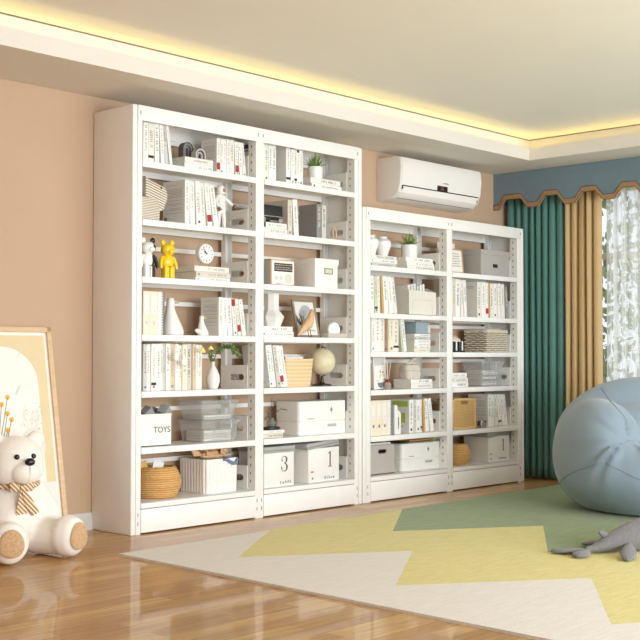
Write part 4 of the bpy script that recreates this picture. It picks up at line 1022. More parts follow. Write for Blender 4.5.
z = ZL_[1]
x = 1.9076
for i, lb in enumerate(('beige ring binder nearest the tall bookcase, low bookcase fifth shelf', 'middle one of three beige ring binders, low bookcase fifth shelf', 'beige ring binder next to the white binder, low bookcase fifth shelf')): x = binder(lb, x, .04, z, 5.2*KC, .222, .2, BIND, True, 'binders in the low bookcase')
x = binder('slim white binder beside the spiral notebook, low bookcase', x, .04, z, 2.6*KC, .222, .2, WHITE, False, 'binders in the low bookcase')
notebook('grey spiral notebook beside the white file holder, low bookcase', x, .045, z, 2.9*KC, .222, .18)
t = thing('file_holder', 'white slanted desk file holder in front of the lime-marked book', 'file holder', (2.1894, .05, z))
MB().prism([(-.035, 0), (.03, 0), (.032, .13), (.012, .15), (-.002, .152), (-.008, .185), (-.035, .188)], 0, .004, bev=.0008).prism([(.004, 0), (.1, 0), (.1, .2), (.004, .185)], -.035, -.031, axis='X').box(-.035, .03, .004, .1, 0, .004).build('panel', PLASTIC, t)
MB().prism([(.0, .03), (.005, .03), (.009, .07), (.007, .11), (.001, .11)], -.0006, .001).build('slot_marking', SLOT, t)
books('C', 4, 2.3076, z, [(4.2*KC, .218, .17, 0, W, 1), (2.8*KC, .218, .16, 0, G, 1), (4.4*KC, .216, .16, 0, W, 0), (1.6*KC, .217, .16, 0, O, 6), (1.6*KC, .217, .16, 3, 'ochre', 1), (3.6*KC, .22, .16, 6, W, 1), (3.6*KC, .22, .16, 9.5, W, 0)], .05, art=art_lime)

z = ZL_[0]
x0, x1 = 1.9065, 2.1455; w = x1 - x0; h = .185
t = thing('fabric_bin', 'grey woven fabric bin with slot handle on the low bookcase bottom shelf', 'bin', ((x0 + x1)/2, .045, z))
LINB = mat('grey_linen', (184, 177, 170), .9, var=.16, scale=160, bump=.4, bscale=500)
hole = rrect(.075, .02, .0098, 5, 0., h * .78)
MB().prism([(-w/2, 0), (w/2, 0), (w/2, h), (-w/2, h)], 0, .005, holes=[hole]).box(-w/2, -w/2 + .005, .005, .21, 0, h).box(w/2 - .005, w/2, .005, .21, 0, h).box(-w/2, w/2, .205, .21, 0, h).box(-w/2, w/2, .0, .21, 0, .005).build('fabric_wall', LINB, t)
MB().prism(rrect(.083, .028, .0138, 5, 0., h * .78), -.0012, .001, holes=[rrect(.075, .02, .0098, 5, 0., h * .78)]).build('handle_rim', mat('dark_grey_rim', (104, 100, 96), .6), t)
o = MB().box(0, .2, 0, .17, 0, .012).box(.01, .19, -.0006, .001, .003, .005, 1).build('paper_pile', [PAPER, INK2]); o.location = ((x0+x1)/2 - .1, .06, z + h + .0005); tag(o, 'sheaf of white paper lying on the grey fabric bin', 'paper')
x0, x1 = 2.2349, 2.6444
h2 = .178
drawer_unit('white two-tier drawer box with emblem beside the grey fabric bin', x0, x1, .05, z, h2, .19, .078)
zz = z + h2 + .0006
o = MB().box(-.16, .16, 0, .17, 0, .006, bev=.001).box(-.15, .15, .01, .16, .006, .0066, 1).build('tablet', [CHROME, DARK]); o.location = ((x0+x1)/2 - .06, .05, zz); o.rotation_euler = (0, 0, D(-4)); tag(o, 'dark tablet lying on the white drawer box under the papers', 'tablet')
o = MB().box(-.13, .13, 0, .15, 0, .01).build('kraft_envelope', COVERS['orange']); o.location = ((x0+x1)/2 + .05, .09, zz + .0072); tag(o, 'kraft brown envelope lying on the tablet and drawer box', 'envelope')
o = MB().ball((0, 0, .012), (.012, .012, .012), 14).build('yellow_ball', COVERS['lime']); o.location = (x1 - .035, .085, zz + .0); tag(o, 'tiny yellow ball resting on top of the white drawer box', 'ball')

# ---- bay D
z = ZL_[5]
def art_txt2(t, w, h):
    f = MB(); g = random.Random(12)
    for r_ in range(6):
        a = -w * .28
        while a < w * .26:
            s = g.uniform(.008, .02); f.box(a, min(a + s, w * .3), .0042, .0052, h * (.78 - .1 * r_), h * (.78 - .1 * r_) + .006); a += s + .006
    f.build('text_print', [INK2], t)
GF = mat('gold_frame', (206, 168, 100), .4, metal=.3)
photo_frame('small gold framed text print beside the grey lidded box', 2.7638, 2.9285, .06, z + .002, .17, 6, GF, .009, art_txt2)
o = MB().box(-.1, .1, 0, .004, 0, .225).box(.02, .04, -.0006, .001, .06, .1, 1).box(-.07, .0, -.0006, .001, .17, .175, 2).build('picture_card', [COVERS['cream'], mat('pink_print', (206, 96, 104), .6), INK2]); o.location = (2.9065, .2, z); tag(o, 'cream card with pink mark standing behind the gold frame', 'card')
x0, x1 = 3.1060, 3.4545
GRB = mat('grey_box_board', (172, 168, 164), .6, var=.01)
t, w = lidded('grey lidded storage box with black handle on the low bookcase top shelf', x0, x1, .045, z, .185, .2, .038, GRB, GRB)
MB().box(-.028, .028, -.004, .002, .062, .088, bev=.003).build('handle_plate', DARK, t)['label'] = 'black handle plate'

z = ZL_[4]
books('D', 1, 2.7652, z, [(3.2*KD, .262, .16, 0, 'beige', 0), (4.8*KD, .258, .16, 0, W, 1), (2.4*KD, .256, .16, 2, O, 0), (2.6*KD, .255, .16, 3, W, 1)], .04)
books('D', 1, 3.0683, z, [(3.6*KD, .252, .16, 0, O, 1), (3.8*KD, .252, .16, 0, W, 0), (2.6*KD, .25, .16, 0, W, 4), (2.2*KD, .25, .16, 0, 'orange', 0), (3.2*KD, .248, .16, 0, O, 1), (3.2*KD, .248, .16, 0, W, 1), (1.8*KD, .246, .16, 0, 'cream', 0), (2.4*KD, .252, .16, 1, W, 1), (3.6*KD, .248, .16, 3, O, 0), (2.4*KD, .23, .16, 4, 'grey', 1)], .045, art=art_plain)

z = ZL_[3]
WICK = weave('pale_wicker', (216, 204, 178), (126, 106, 80), .9)
x0, x1 = 3.1829, 3.4389; w = x1 - x0; dd = .2; h = .155
t = thing('wicker_basket', 'low pale wicker basket with lid cloth on the third shelf, curtain side', 'basket', ((x0 + x1)/2, .05, z))
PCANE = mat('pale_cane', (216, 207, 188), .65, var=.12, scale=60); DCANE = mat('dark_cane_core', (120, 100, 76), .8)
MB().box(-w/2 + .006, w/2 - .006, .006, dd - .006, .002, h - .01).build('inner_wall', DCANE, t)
f = MB(); nrow = 11; g = random.Random(3)
for r_ in range(nrow):
    zz = .008 + (h - .02) * r_ / (nrow - 1)
    per = walk(rrect(w, dd, .012, 3), 90)
    f.tube([(p_.x + tn.y * .004 * math.sin(k * .9 + r_ * PI) , p_.y + dd/2 - tn.x * .004 * math.sin(k * .9 + r_ * PI), zz + .0016 * math.sin(k * 1.7 + r_)) for k, (p_, tn) in enumerate(per + per[:1])], .0048, 6)
f.build('woven_wall_weave', PCANE, t)
f = MB().loft([[(q[0], q[1] + dd/2, zz) for q in rrect(w + e, dd + e, .014, 3)] for zz, e in ((h - .012, .006), (h - .006, .012), (h, .006))], cap=False)
f.tube([(p_.x * 1.02, p_.y * 1.02 + dd/2, h - .002) for p_, tn in walk(rrect(w, dd, .014, 3), 60)] , .007, 8); f.build('rim', PCANE, t)
MB().box(-w/2 + .02, w/2 - .05, .02, dd - .02, h - .012, h + .012, bev=.004).build('lid_cloth', mat('pale_cloth', (214, 208, 196), .85), t)
# small figurine group
t = thing('toy_carousel', 'small dark toy carousel with pale roof in front of the wicker basket', 'toy', (2.8305 - .02, .045, z))
MB().box(-.06, .06, -.02, .05, 0, .012, bev=.003).build('base', DARK, t)
for q in (-.05, -.015, .02, .052): MB().tube([(q, -.012, .01), (q, -.012, .075)], .008 if q in (-.015, .052) else .005, 10).build('post', mat('pale_metal_post', (186, 192, 196), .35, metal=.4) if q in (-.015, .052) else DARK, t)
MB().box(-.055, .055, .02, .045, .01, .07).build('back_panel', DARK, t)
MB().lathe([(0, .07), (.06, .072), (.056, .085), (.035, .1), (.0, .105)], 20, (0, .015, 0), sy=.6).build('roof', mat('pale_roof', (214, 206, 196), .5), t)
MB().lathe([(0, .098), (.034, .1), (.034, .112), (0, .116)], 16, (-.01, .015, 0), sy=.6).build('roof_band', COVERS['orange'], t)

z = ZL_[2]
stack(2.734, 2.9267, .03, z, .05, [(.034, W, 1, .003, 0), (.028, O, 1, .0, 0), (.036, W, 0, -.012, 0)], ['lowest small white book in front of the clear box, curtain side', 'middle small book in front of the clear box, curtain side', 'topmost small white book in front of the clear box, curtain side'], 'small books by the clear box, curtain side')
x0, x1 = 3.2140, 3.5480
x0 = x0 - .03; x1 = 3.455; clear_box('low clear plastic box full of magazines on the curtain-side fourth shelf', x0, x1, .09, z, .175, .185, .01, None)
for i in range(7):
    lying(f'{ORD[i]} magazine from the bottom inside the curtain-side clear box', x0 + .025 + .006 * (i % 3), .108, z + .004 + i * .0152, (x1 - x0) - .1, .145, .0145, (W, G, 'grey', W, 'dusty blue', O, W)[i], 1, 0, 'magazines in the curtain-side clear box')

z = ZL_[1]
RAT = mat('honey_rattan', (214, 180, 118), .6, var=.12, scale=80)
x0, x1 = 2.7576, 3.0239; w = x1 - x0; dd = .13; h = .212
t = thing('rattan_bin', 'tall honey rattan bin with handle notch on the curtain-side fifth shelf', 'bin', ((x0 + x1)/2, .035, z))
MB().box(-w/2 + .005, w/2 - .005, .005, dd - .005, .002, h - .012).build('core', mat('rattan_core_brown', (170, 134, 80), .7), t)  # inner box, darker brown than the lattice
f = MB(); k = 0
for zz in [(.012 + (h - .03) * q / 17) for q in range(18)]:
    f.box(-w/2 + .004, w/2 - .004, .001, .006, zz, zz + .0062, bev=.0012).box(-w/2 + .001, -w/2 + .006, .004, dd - .004, zz, zz + .0062, bev=.0012)
for q in range(13):
    xx = -w/2 + .012 + (w - .03) * q / 12; f.box(xx, xx + .004, -.0005, .005, .008, h - .012)
f.build('lattice_weave', RAT, t)
e = MB()
for a, b, c, d_ in ((-w/2, -w/2 + .012, 0, h), (w/2 - .012, w/2, 0, h)): e.box(a, b, -.003, .012, c, d_, bev=.003).box(a, b, dd - .012, dd, c, d_, bev=.003)
e.box(-w/2, w/2, -.003, .01, 0, .012, bev=.003).box(-w/2, w/2, -.003, .01, h - .014, h, bev=.003).box(-w/2, w/2, dd - .01, dd, h - .014, h, bev=.003).box(-w/2, -w/2 + .01, 0, dd, h - .014, h, bev=.003).box(w/2 - .01, w/2, 0, dd, h - .014, h, bev=.003); e.build('frame', RAT, t)
MB().prism(rrect(.07, .022, .006, 3, 0, h * .87), -.004, .0, ).build('handle_notch', mat('handle_brown', (140, 108, 62), .7), t)['label'] = 'dark brown handle notch'
o = MB().box(-.06, .06, 0, .06, 0, .01).build('folded_napkin', COVERS['offwhite']); o.location = ((x0 + x1)/2 - .03, .05, z + h - .011 + .0); tag(o, 'folded white napkin on top of the honey rattan bin', 'napkin')
books('D', 4, 3.2063, z, [(3.4*KD, .23, .17, 0, W, 1), (3*KD, .228, .16, 2, W, 0), (2.8*KD, .228, .16, 4, O, 1), (2.8*KD, .228, .16, 6, W, 6), (2.8*KD, .228, .16, 8, W, 1), (2.4*KD, .226, .16, 10, W, 0)], .06, art=art_text)
t = thing('desk_ornament', 'small square silver block with framed front beside the rattan bin', 'ornament', (3.1265, .04, z))
MB().box(-.035, .035, 0, .03, 0, .05, bev=.003).build('body', CHROME, t)
MB().box(-.024, .024, -.001, .002, .012, .04).build('face', COVERS['grey'], t)

z = ZL_[0]
pf2 = lambda u: .056 + .034 * math.sin(PI * min(1, u * .95 + .03))
lathe_basket('round_wicker_vase', 'round honey woven pot beside the low bookcase box numbered 1', 2.9037 - .005, .1, z, [(0, 0)] + ridged(pf2, .145, 10, .003) + [(.05, .146), (.05, .05), (0, .02)], WOV)
number_box('white box numbered 1 with grey lid on the low bookcase bottom shelf', 3.1539, 3.4564, .035, z, .178, .2, 1, 5, 3, True)
# ------------------------------------------------------------------ air conditioner
t = thing('air_conditioner', 'white wall-mounted split air conditioner above the low bookcase', 'air conditioner', (2.775, .34, 1.95))
ACW = mat('white_ac_plastic', (238, 236, 232), .32, var=.006)
AX0, AX1 = -.455, .455
prof = [(0, .0), (-.09, .004), (-.15, .022), (-.185, .05), (-.2, .095), (-.212, .2), (-.207, .262), (-.192, .282), (-.16, .29), (0, .29)]
MB().prism(prof, AX0 + .0, AX1, axis='X', bev=.006).build('housing', mat('ac_side_plastic', (226, 222, 216), .4, var=.006), t)
fp = [(-.194, .098), (-.204, .098), (-.2165, .2), (-.211, .264), (-.198, .284), (-.19, .28)]
MB().prism(fp, AX0 + .012, AX1 - .004, axis='X').build('front_panel', ACW, t)
fl = [(-.128, .012), (-.152, .017), (-.19, .05), (-.2035, .09), (-.198, .0905), (-.186, .053), (-.15, .022)]
MB().prism(fl, AX0 + .03, AX1 - .03, axis='X').build('flap', ACW, t)
MB().box(AX0 + .03, AX1 - .03, -.2062, -.196, .0905, .0968).box(AX0 + .026, AX0 + .0325, -.2045, -.196, .07, .096).box(AX1 - .034, AX1 - .03, -.199, -.19, .055, .09).build('outlet_slot', DARK, t)
MB().box(AX0 + .035, AX1 - .04, -.1535, -.15, .0135, .017).build('lower_slot', mat('grey_slot', (120, 118, 116), .6), t)
d = MB().box(-.055, .06, -.209, -.2, .094, .132, bev=.001).build('display', DARK, t)
MB().text('26', .03, T(.0, -.2096, .113) @ FRONT).build('display_digits', mat('red_segment', (170, 80, 50), .5, emit=(220, 100, 60), estr=.25), d)
MB().text('- oooooo', .018, T(.03, -.2135, .152) @ FRONT).build('maker_lettering', INK2, t)

# ------------------------------------------------------------------ leaning picture
fx0, fx1, FH = -.86, -.286, 1.065
lean = math.degrees(math.atan2(.31 - .13, 1.047))
t = thing('framed_picture', 'large framed yellow arch picture leaning on the wall behind the bear', 'picture', ((fx0 + fx1)/2, .125, .004)); t.rotation_euler = (D(-lean), 0, 0)
w = fx1 - fx0; b_ = .026
OAK = mat('pale_oak_frame', (216, 186, 150), .5, var=.07, scale=8, stretch=(1, 1, 6))
f = MB().box(-w/2, w/2, -.012, .018, 0, b_, bev=.002).box(-w/2, w/2, -.012, .018, FH - b_, FH, bev=.002).box(-w/2, -w/2 + b_, -.012, .018, 0, FH, bev=.002).box(w/2 - b_, w/2, -.012, .018, 0, FH, bev=.002)
f.build('frame', OAK, t)
MB().box(-w/2 + b_, w/2 - b_, .002, .012, b_, FH - b_).build('mount_board', mat('mount_white', (238, 236, 230), .8), t)
q = b_ + .016
MB().box(-w/2 + q, w/2 - q, .0, .004, .29, FH - q).build('yellow_print', mat('print_mustard', (224, 206, 166), .8, var=.02), t)
MB().box(-w/2 + q, w/2 - q, .0, .004, q, .29).build('table_print', mat('print_ivory', (234, 228, 220), .8), t)
AW = .19
MB().prism([(-AW, .292), (AW, .292)] + arc(0, .775, AW, 0, 180, 28), -.0012, .0015).build('arch_print', mat('print_arch_white', (238, 236, 230), .8), t)
f = MB(); g = random.Random(21)
for (a, zz, bx_, bz) in ((.008, .715, -.05, .5), (-.028, .68, -.06, .5), (.0, .635, -.05, .44), (.02, .605, -.04, .42), (-.08, .74, -.08, .5), (-.1, .64, -.07, .5), (-.005, .555, -.05, .42)):
    dv = Vector((a - bx_, 0, zz - bz)).normalized(); sd = Vector((-dv.z, 0, dv.x)) * .0016
    f.prism([(bx_ - sd.x, bz - sd.z), (a - sd.x, zz - sd.z), (a + sd.x, zz + sd.z), (bx_ + sd.x, bz + sd.z)], -.0022, -.001, 1)
    f.lathe([(0, -.0012), (.0125, -.0012), (.0125, .0005), (0, .0005)], 16, M=T(a, -.0016, zz) @ RX, mi=0)
f2 = MB()
for i in range(34):
    bx_ = g.uniform(.09, .19); zz = g.uniform(.52, .68); f2.lathe([(0, -.0008), (.0034, -.0008), (.0034, .0005), (0, .0005)], 8, M=T(bx_, -.0012, zz) @ RX, mi=3)
for i in range(14):
    a = .14 + g.uniform(-.03, .03); b0 = a + g.uniform(-.05, .05); f2.prism([(a, .5), (b0, .65), (b0 + .002, .65), (a + .002, .5)], -.0018, -.001, 2)
for i in range(9):
    a, zz = g.uniform(-.1, .1), g.uniform(.55, .92); f2.prism([(a, zz), (a + .03, zz + .05), (a + .036, zz + .045), (a + .008, zz - .004)], -.0016, -.001, 2)
f2.prism([(.13 + .07 * math.cos(D(k)), .47 + .09 * math.sin(D(k))) for k in range(0, 360, 20)], -.0024, -.001, 2)
f.prism([(-.08, .3), (.0, .3), (.03, .36), (.0, .46), (-.08, .46), (-.11, .36)], -.003, -.001, 2)
FPM = [mat('print_gold', (226, 176, 50), .7), mat('print_stem', (120, 124, 84), .7), mat('print_pale_grey', (222, 222, 214), .8), mat('print_pale_olive', (208, 202, 142), .8)]
f.build('flower_print', FPM, t, smooth=0)
f2.build('sprig_pattern', FPM, t, smooth=0)

# ------------------------------------------------------------------ white bear
def ell(m, c, r, seg=24, rot=None):
    m.ball(c, r, seg, 0, rot); return m
def limb(m, a, b, r0, r1, n=7):
    a, b = Vector(a), Vector(b)
    for i in range(n):
        u = i / (n - 1); m.ball(a.lerp(b, u), r0 + (r1 - r0) * u, 18)
    return m
BR = T(-.688, -.01, 0) @ Matrix.Rotation(D(-17), 4, 'Z')     # the bear looks along local -y
t = thing('teddy_bear', 'big white plush teddy bear with checked bow sitting by the leaning picture', 'teddy bear'); t.matrix_world = BR
PLUSH = mat('cream_plush', (240, 235, 226), .95, var=.02, scale=40, bump=.18, bscale=420, sheen=.3)
SOLE = mat('tan_plush', (198, 163, 122), .95, var=.16, scale=90, bump=.4, bscale=500, sheen=.3)
HC = Vector((.0, -.02, .425)); HR = Matrix.Rotation(D(9), 3, 'Z')
m = MB()
ell(m, (0, 0, .17), (.155, .135, .165)); ell(m, (0, .0, .27), (.118, .1, .1)); ell(m, (0, -.045, .14), (.14, .12, .13))
ell(m, HC, (.13, .118, .118), 28); ell(m, HC + Vector((0, -.03, -.035)), (.125, .1, .085))
ell(m, HC + HR @ Vector((0, -.1, -.042)), (.068, .056, .052), 24, HR)
ell(m, HC + HR @ Vector((0, -.132, -.03)), (.045, .028, .034), 20, HR)
for k in (-1, 1):
    ell(m, HC + Vector((k * .096, .0, .098)), (.043, .026, .043))
    limb(m, (k * .1, .0, .3), (k * .155, -.035, .2), .046, .05); limb(m, (k * .155, -.035, .2), (k * .165, -.06, .12), .05, .05)
LD = {}
for k, hip, ft in ((-1, (-.085, -.08, .085), (-.105, -.31, .09)), (1, (.1, -.08, .085), (.185, -.225, .088))):
    limb(m, hip, ft, .085, .078)
    dv = (Vector(ft) - Vector(hip)); dv.z = 0; dv.normalize(); LD[k] = (Vector(ft), dv)
    Rm = Matrix.Rotation(math.atan2(dv.y, dv.x) + PI / 2, 4, 'Z')
    ell(m, Vector(ft) + dv * .0 + Vector((0, 0, .008)), (.088, .072, .094), 24, Rm)
    ell(m, Vector(ft) + dv * .028 + Vector((0, 0, .008)), (.08, .05, .09), 24, Rm)
bo = m.build('body', PLUSH, t, smooth=180)
rmod = bo.modifiers.new('remesh', 'REMESH'); rmod.mode = 'VOXEL'; rmod.voxel_size = .0085; rmod.use_smooth_shade = True
sm = bo.modifiers.new('smooth', 'SMOOTH'); sm.factor = .5; sm.iterations = 7
MB().ball(HC + HR @ Vector((0, -.1, -.044)), (.07, .0605, .0545), 28).build('muzzle', PLUSH, t, smooth=180)
for k in (-1, 1):
    ft, dv = LD[k]
    Rm = Matrix.Rotation(math.atan2(dv.y, dv.x) + PI / 2, 4, 'Z')
    # sole: a domed pad on the front of the foot
    def sole(u, v):
        a = 2 * PI * u; r_ = v
        x, z_ = .056 * r_ * math.cos(a), (.062 + .008 * math.sin(a)) * r_ * math.sin(a)
        y = -.0815 + .03 * (1 - math.sqrt(max(0., 1 - (x / .088) ** 2 - (z_ / .1) ** 2)))
        return ft + Rm @ Vector((x, y + (.004 if v > .97 else 0), z_ + .004))
    MB().grid(sole, 32, 8, wrap=True).build('foot_pad', SOLE, t, smooth=180)['label'] = 'tan fuzzy foot pad'
    MB().ball(HC + HR @ Vector((k * .04, -.109, .028)), (.0125, .0095, .0125), 16).build('eye', mat('glossy_black', (22, 20, 20), .1), t)
MB().ball(HC + HR @ Vector((.004, -.15, .006)), (.0235, .0165, .018), 20).build('nose', mat('glossy_black', (22, 20, 20), .1), t)
MB().tube([HC + HR @ Vector(q) for q in ((0, -.159, -.012), (0, -.162, -.03), (0, -.16, -.052), (0, -.151, -.073), (0, -.136, -.088))], .0014, 6).build('muzzle_seam', mat('seam_thread', (190, 180, 164), .9), t)
CHK = wave_mat('checked_ribbon', (232, 218, 190), (164, 122, 72), 22, 'X', .8, 0, (0, .75, 0), lo=.35, hi=.65)
MB().tube([(.108 * math.cos(q), -.01 + .105 * math.sin(q), .325 - .012 * math.sin(-q)) for q in [2 * PI * k / 32 for k in range(33)]], .011, 8).build('neck_ribbon', CHK, t)
bow = MB(); bc = Vector((.0, -.135, .312))
for k in (-1, 1):
    bow.loft([[bc + Vector((k * x, -.004 + y0 * .6 * math.cos(q), z0 + hh * math.sin(q))) for q in [2 * PI * j / 12 for j in range(12)]] for x, hh, y0, z0 in ((.006, .012, .012, 0), (.025, .02, .02, .004), (.044, .022, .016, .006), (.054, .017, .006, .007))])
bow.ball(bc + Vector((0, -.008, 0)), (.014, .014, .016), 12)
bow.build('bow', CHK, t)
for k, pts in ((-1, [(-.008, 0), (-.018, -.05), (-.03, -.11), (-.026, -.142), (.018, -.135), (.022, -.06), (.008, 0)]), (1, [(.004, 0), (.032, -.03), (.056, -.075), (.076, -.112), (.044, -.126), (.014, -.08), (-.004, -.02)])):
    f = MB(); f.prism([(bc.x + a, bc.z + b) for a, b in pts], -.155 - .003 * k, -.148 - .003 * k, bev=.001)
    o = f.build('bow_tail', CHK, t)

# ------------------------------------------------------------------ beanbag
t = thing('beanbag_chair', 'large pale blue beanbag chair on the green part of the rug', 'beanbag', (2.74, -1.47, .012), -0.75)
VEL = mat('blue_grey_velvet', (134, 152, 167), .75, var=.02, scale=6, sheen=.35, bump=.03, bscale=300)
BC = Vector((0, 0, .27))
LOBES = [((0, -.04, .2), (.585, .575, .3)), ((0, .27, .46), (.5, .25, .33)), ((0, .14, .3), (.56, .42, .36)),
         ((-.36, .0, .36), (.235, .44, .3)), ((.36, .0, .36), (.235, .44, .3)), ((0, -.3, .24), (.44, .27, .2))]
def rad(d):
    vals = []
    for c, r in LOBES:
        o_ = BC - Vector(c)
        A = sum((d[i] / r[i]) ** 2 for i in range(3)); B = sum(d[i] * o_[i] / r[i] ** 2 for i in range(3)); Cc = sum((o_[i] / r[i]) ** 2 for i in range(3)) - 1
        q = B * B - A * Cc
        vals.append((-B + math.sqrt(q)) / A if q > 0 else 0.)
    mx = max(vals); k = .04
    return mx + k * math.log(sum(math.exp((v - mx) / k) for v in vals)) - k * .5
PIN = [(Vector((-.6, -.73, .32)).normalized(), 1.), (Vector((.6, -.73, .32)).normalized(), 1.)]
DENT = [(Vector((0, -.55, .62)).normalized(), .1, .42), (Vector((-.5, -.62, .5)).normalized(), .05, .22), (Vector((.5, -.62, .5)).normalized(), .05, .22)]
def bean_pt(d, off=0.):
    r = rad(d)
    for p_, s_ in PIN:
        q = (d - p_).length
        if q < 1.1:
            ax = p_.orthogonal().normalized(); ay = p_.cross(ax); e = d - p_; a = math.atan2(e.dot(ay), e.dot(ax))
            fall = math.exp(-(q / .42) ** 2)
            r += s_ * (-.045 * math.exp(-(q / .13) ** 2) + .017 * fall * (math.sin(a * 11 + 2.2 * math.sin(a * 2)) + .5 * math.sin(a * 17 + 1)) * min(1, q / .12) * (.55 + .45 * math.sin(a * 3 + 1)))
    for p_, s_, w_ in DENT: r -= s_ * math.exp(-((d - p_).length / w_) ** 2)
    p = BC + d * (r + off)
    if p.z < .012: p.z = .012 * math.exp((p.z - .012) * 12) if p.z > -.2 else .0
    return p
def sdir(u, v):
    a = 2 * PI * u; th = PI * (v * .998 + .001)
    return Vector((math.sin(th) * math.cos(a), math.sin(th) * math.sin(a), math.cos(th)))
MB().grid(lambda u, v: bean_pt(sdir(u, v)), 200, 120, wrap=True).build('shell', VEL, t, smooth=180)
SEAM = mat('seam_blue', (128, 146, 160), .8)
def dirp(x, y, z): return Vector((x, y, z)).normalized()
def seam(ctrl, n=60):
    P = [dirp(*c) for c in ctrl]; out = []
    for i in range(len(P) - 1):
        for k in range(n // (len(P) - 1)): out.append(P[i].lerp(P[i+1], k / (n // (len(P) - 1))).normalized())
    out.append(P[-1])
    MB().tube([bean_pt(d, .0005) for d in out], .0028, 6).build('seam_piping', SEAM, t, smooth=180)
for s_ in (-1, 1):
    seam([(s_*.5, .35, .8), (s_*.6, -.1, .74), (s_*.56, -.5, .58), (s_*.6, -.73, .32)])
    seam([(s_*.95, .2, -.24), (s_*.9, -.3, -.06), (s_*.74, -.67, .07), (s_*.47, -.88, -.07), (0, -1, -.14)])
    seam([(s_*.95, .2, -.2), (s_*.93, .12, -.3), (s_*.92, .06, -.42)])
    seam([(s_*.6, -.73, .32), (s_*.68, -.7, .2), (s_*.74, -.67, .07)], 20)
seam([(-.6, -.73, .32), (0, -.78, .42), (.6, -.73, .32)])

# ------------------------------------------------------------------ rug
t = thing('rug', 'cream yellow and green zigzag rug in front of the bookcases', 'rug', (0, 0, 0))
RX0, RX1, RY0, RY1 = -.385, 4.0, -4.6, -.365
def pile(name, a, b):
    if name in MATS: return MATS[name]
    m = bpy.data.materials.new(name); m.use_nodes = True
    nt = m.node_tree; N = nt.nodes; L = nt.links; bs = N['Principled BSDF']; tc = N.new('ShaderNodeTexCoord')
    mp = N.new('ShaderNodeMapping'); mp.inputs['Scale'].default_value = (3, 30, 3); mp.inputs['Rotation'].default_value = (0, 0, D(-14)); L.new(tc.outputs['Object'], mp.inputs['Vector'])
    n1 = N.new('ShaderNodeTexNoise'); n1.inputs['Scale'].default_value = 2.4; n1.inputs['Detail'].default_value = 8; n1.inputs['Roughness'].default_value = .75; L.new(mp.outputs['Vector'], n1.inputs['Vector'])
    rp = N.new('ShaderNodeValToRGB'); rp.color_ramp.elements[0].position = .3; rp.color_ramp.elements[1].position = .7
    rp.color_ramp.elements[0].color = col(b); rp.color_ramp.elements[1].color = col(a); L.new(n1.outputs['Fac'], rp.inputs['Fac']); L.new(rp.outputs['Color'], bs.inputs['Base Color'])
    n2 = N.new('ShaderNodeTexNoise'); n2.inputs['Scale'].default_value = 260; n2.inputs['Detail'].default_value = 3; L.new(tc.outputs['Object'], n2.inputs['Vector'])
    bp = N.new('ShaderNodeBump'); bp.inputs['Strength'].default_value = .5; bp.inputs['Distance'].default_value = .006; L.new(n2.outputs['Fac'], bp.inputs['Height']); L.new(bp.outputs['Normal'], bs.inputs['Normal'])
    bs.inputs['Roughness'].default_value = .95; bs.inputs['Sheen Weight'].default_value = .2
    MATS[name] = m; return m
Z1 = [(.635, -.359), (-.05, -.845), (.63, -1.315), (-.07, -1.785), (.605, -2.27), (-.09, -2.75), (.62, -3.22), (-.07, -3.7), (.62, -4.18), (0, RY0)]
Z2 = [(1.76, -.335), (1.045, -.85), (1.75, -1.315), (1.036, -1.793), (1.74, -2.27), (1.03, -2.75), (1.74, -3.22), (1.03, -3.7), (1.74, -4.18), (1.1, RY0)]
def poly_part(name, pts, m):
    pts = [(-.045 + a * .988, -.0575 + b * .988) for a, b in pts]
    return MB().prism(pts, .0, .011, axis='Z', bev=0).build(name, m, t, smooth=0)
poly_part('cream_field', [(-.36, -.378)] + Z1 + [(-.46, RY0)], pile('cream_pile', (231, 227, 218), (211, 206, 196)))['label'] = 'cream outer field'
poly_part('yellow_zigzag', Z1 + list(reversed(Z2)), pile('yellow_pile', (226, 216, 138), (200, 188, 98)))['label'] = 'yellow zigzag band'
poly_part('green_field', Z2 + [(3.68, RY0), (3.6, -.296)], pile('green_pile', (150, 167, 118), (108, 131, 84)))['label'] = 'sage green field'

# ------------------------------------------------------------------ plush whale
t = thing('plush_whale', 'grey felt plush whale lying on the yellow zigzag of the rug', 'soft toy')
FELT = mat('grey_felt', (120, 119, 121), .95, var=.14, scale=90, bump=.5, bscale=420, sheen=.2)
ax = [((1.045, -1.985, .03), .012, .012), ((1.09, -2.008, .036), .026, .02), ((1.15, -2.04, .056), .042, .04), ((1.24, -2.088, .078), .062, .062), ((1.36, -2.152, .096), .08, .082), ((1.5, -2.225, .106), .09, .092), ((1.64, -2.3, .1), .085, .086), ((1.74, -2.352, .088), .062, .066), ((1.79, -2.378, .08), .028, .03), ((1.8, -2.384, .079), .004, .004)]
dv = Vector((.75, -.4, 0)).normalized(); sd = Vector((.4, .75, 0)).normalized()
def smooth_axis(ax, n):
    out = []
    for i in range(n):
        u = i / (n - 1) * (len(ax) - 1); j = min(int(u), len(ax) - 2); f_ = u - j
        P = [ax[max(0, j - 1)], ax[j], ax[j + 1], ax[min(len(ax) - 1, j + 2)]]
        def cr(a, b, c, d): return .5 * (2 * b + (c - a) * f_ + (2 * a - 5 * b + 4 * c - d) * f_ ** 2 + (3 * b - a - 3 * c + d) * f_ ** 3)
        out.append((Vector([cr(*[p[0][k] for p in P]) for k in range(3)]), max(.002, cr(*[p[1] for p in P])), max(.002, cr(*[p[2] for p in P]))))
    return out
MB().loft([[c + sd * a * math.cos(2*PI*k/24) + Vector((0, 0, 1)) * b * math.sin(2*PI*k/24) for k in range(24)] for c, a, b in smooth_axis(ax, 44)]).build('body', FELT, t, smooth=180)
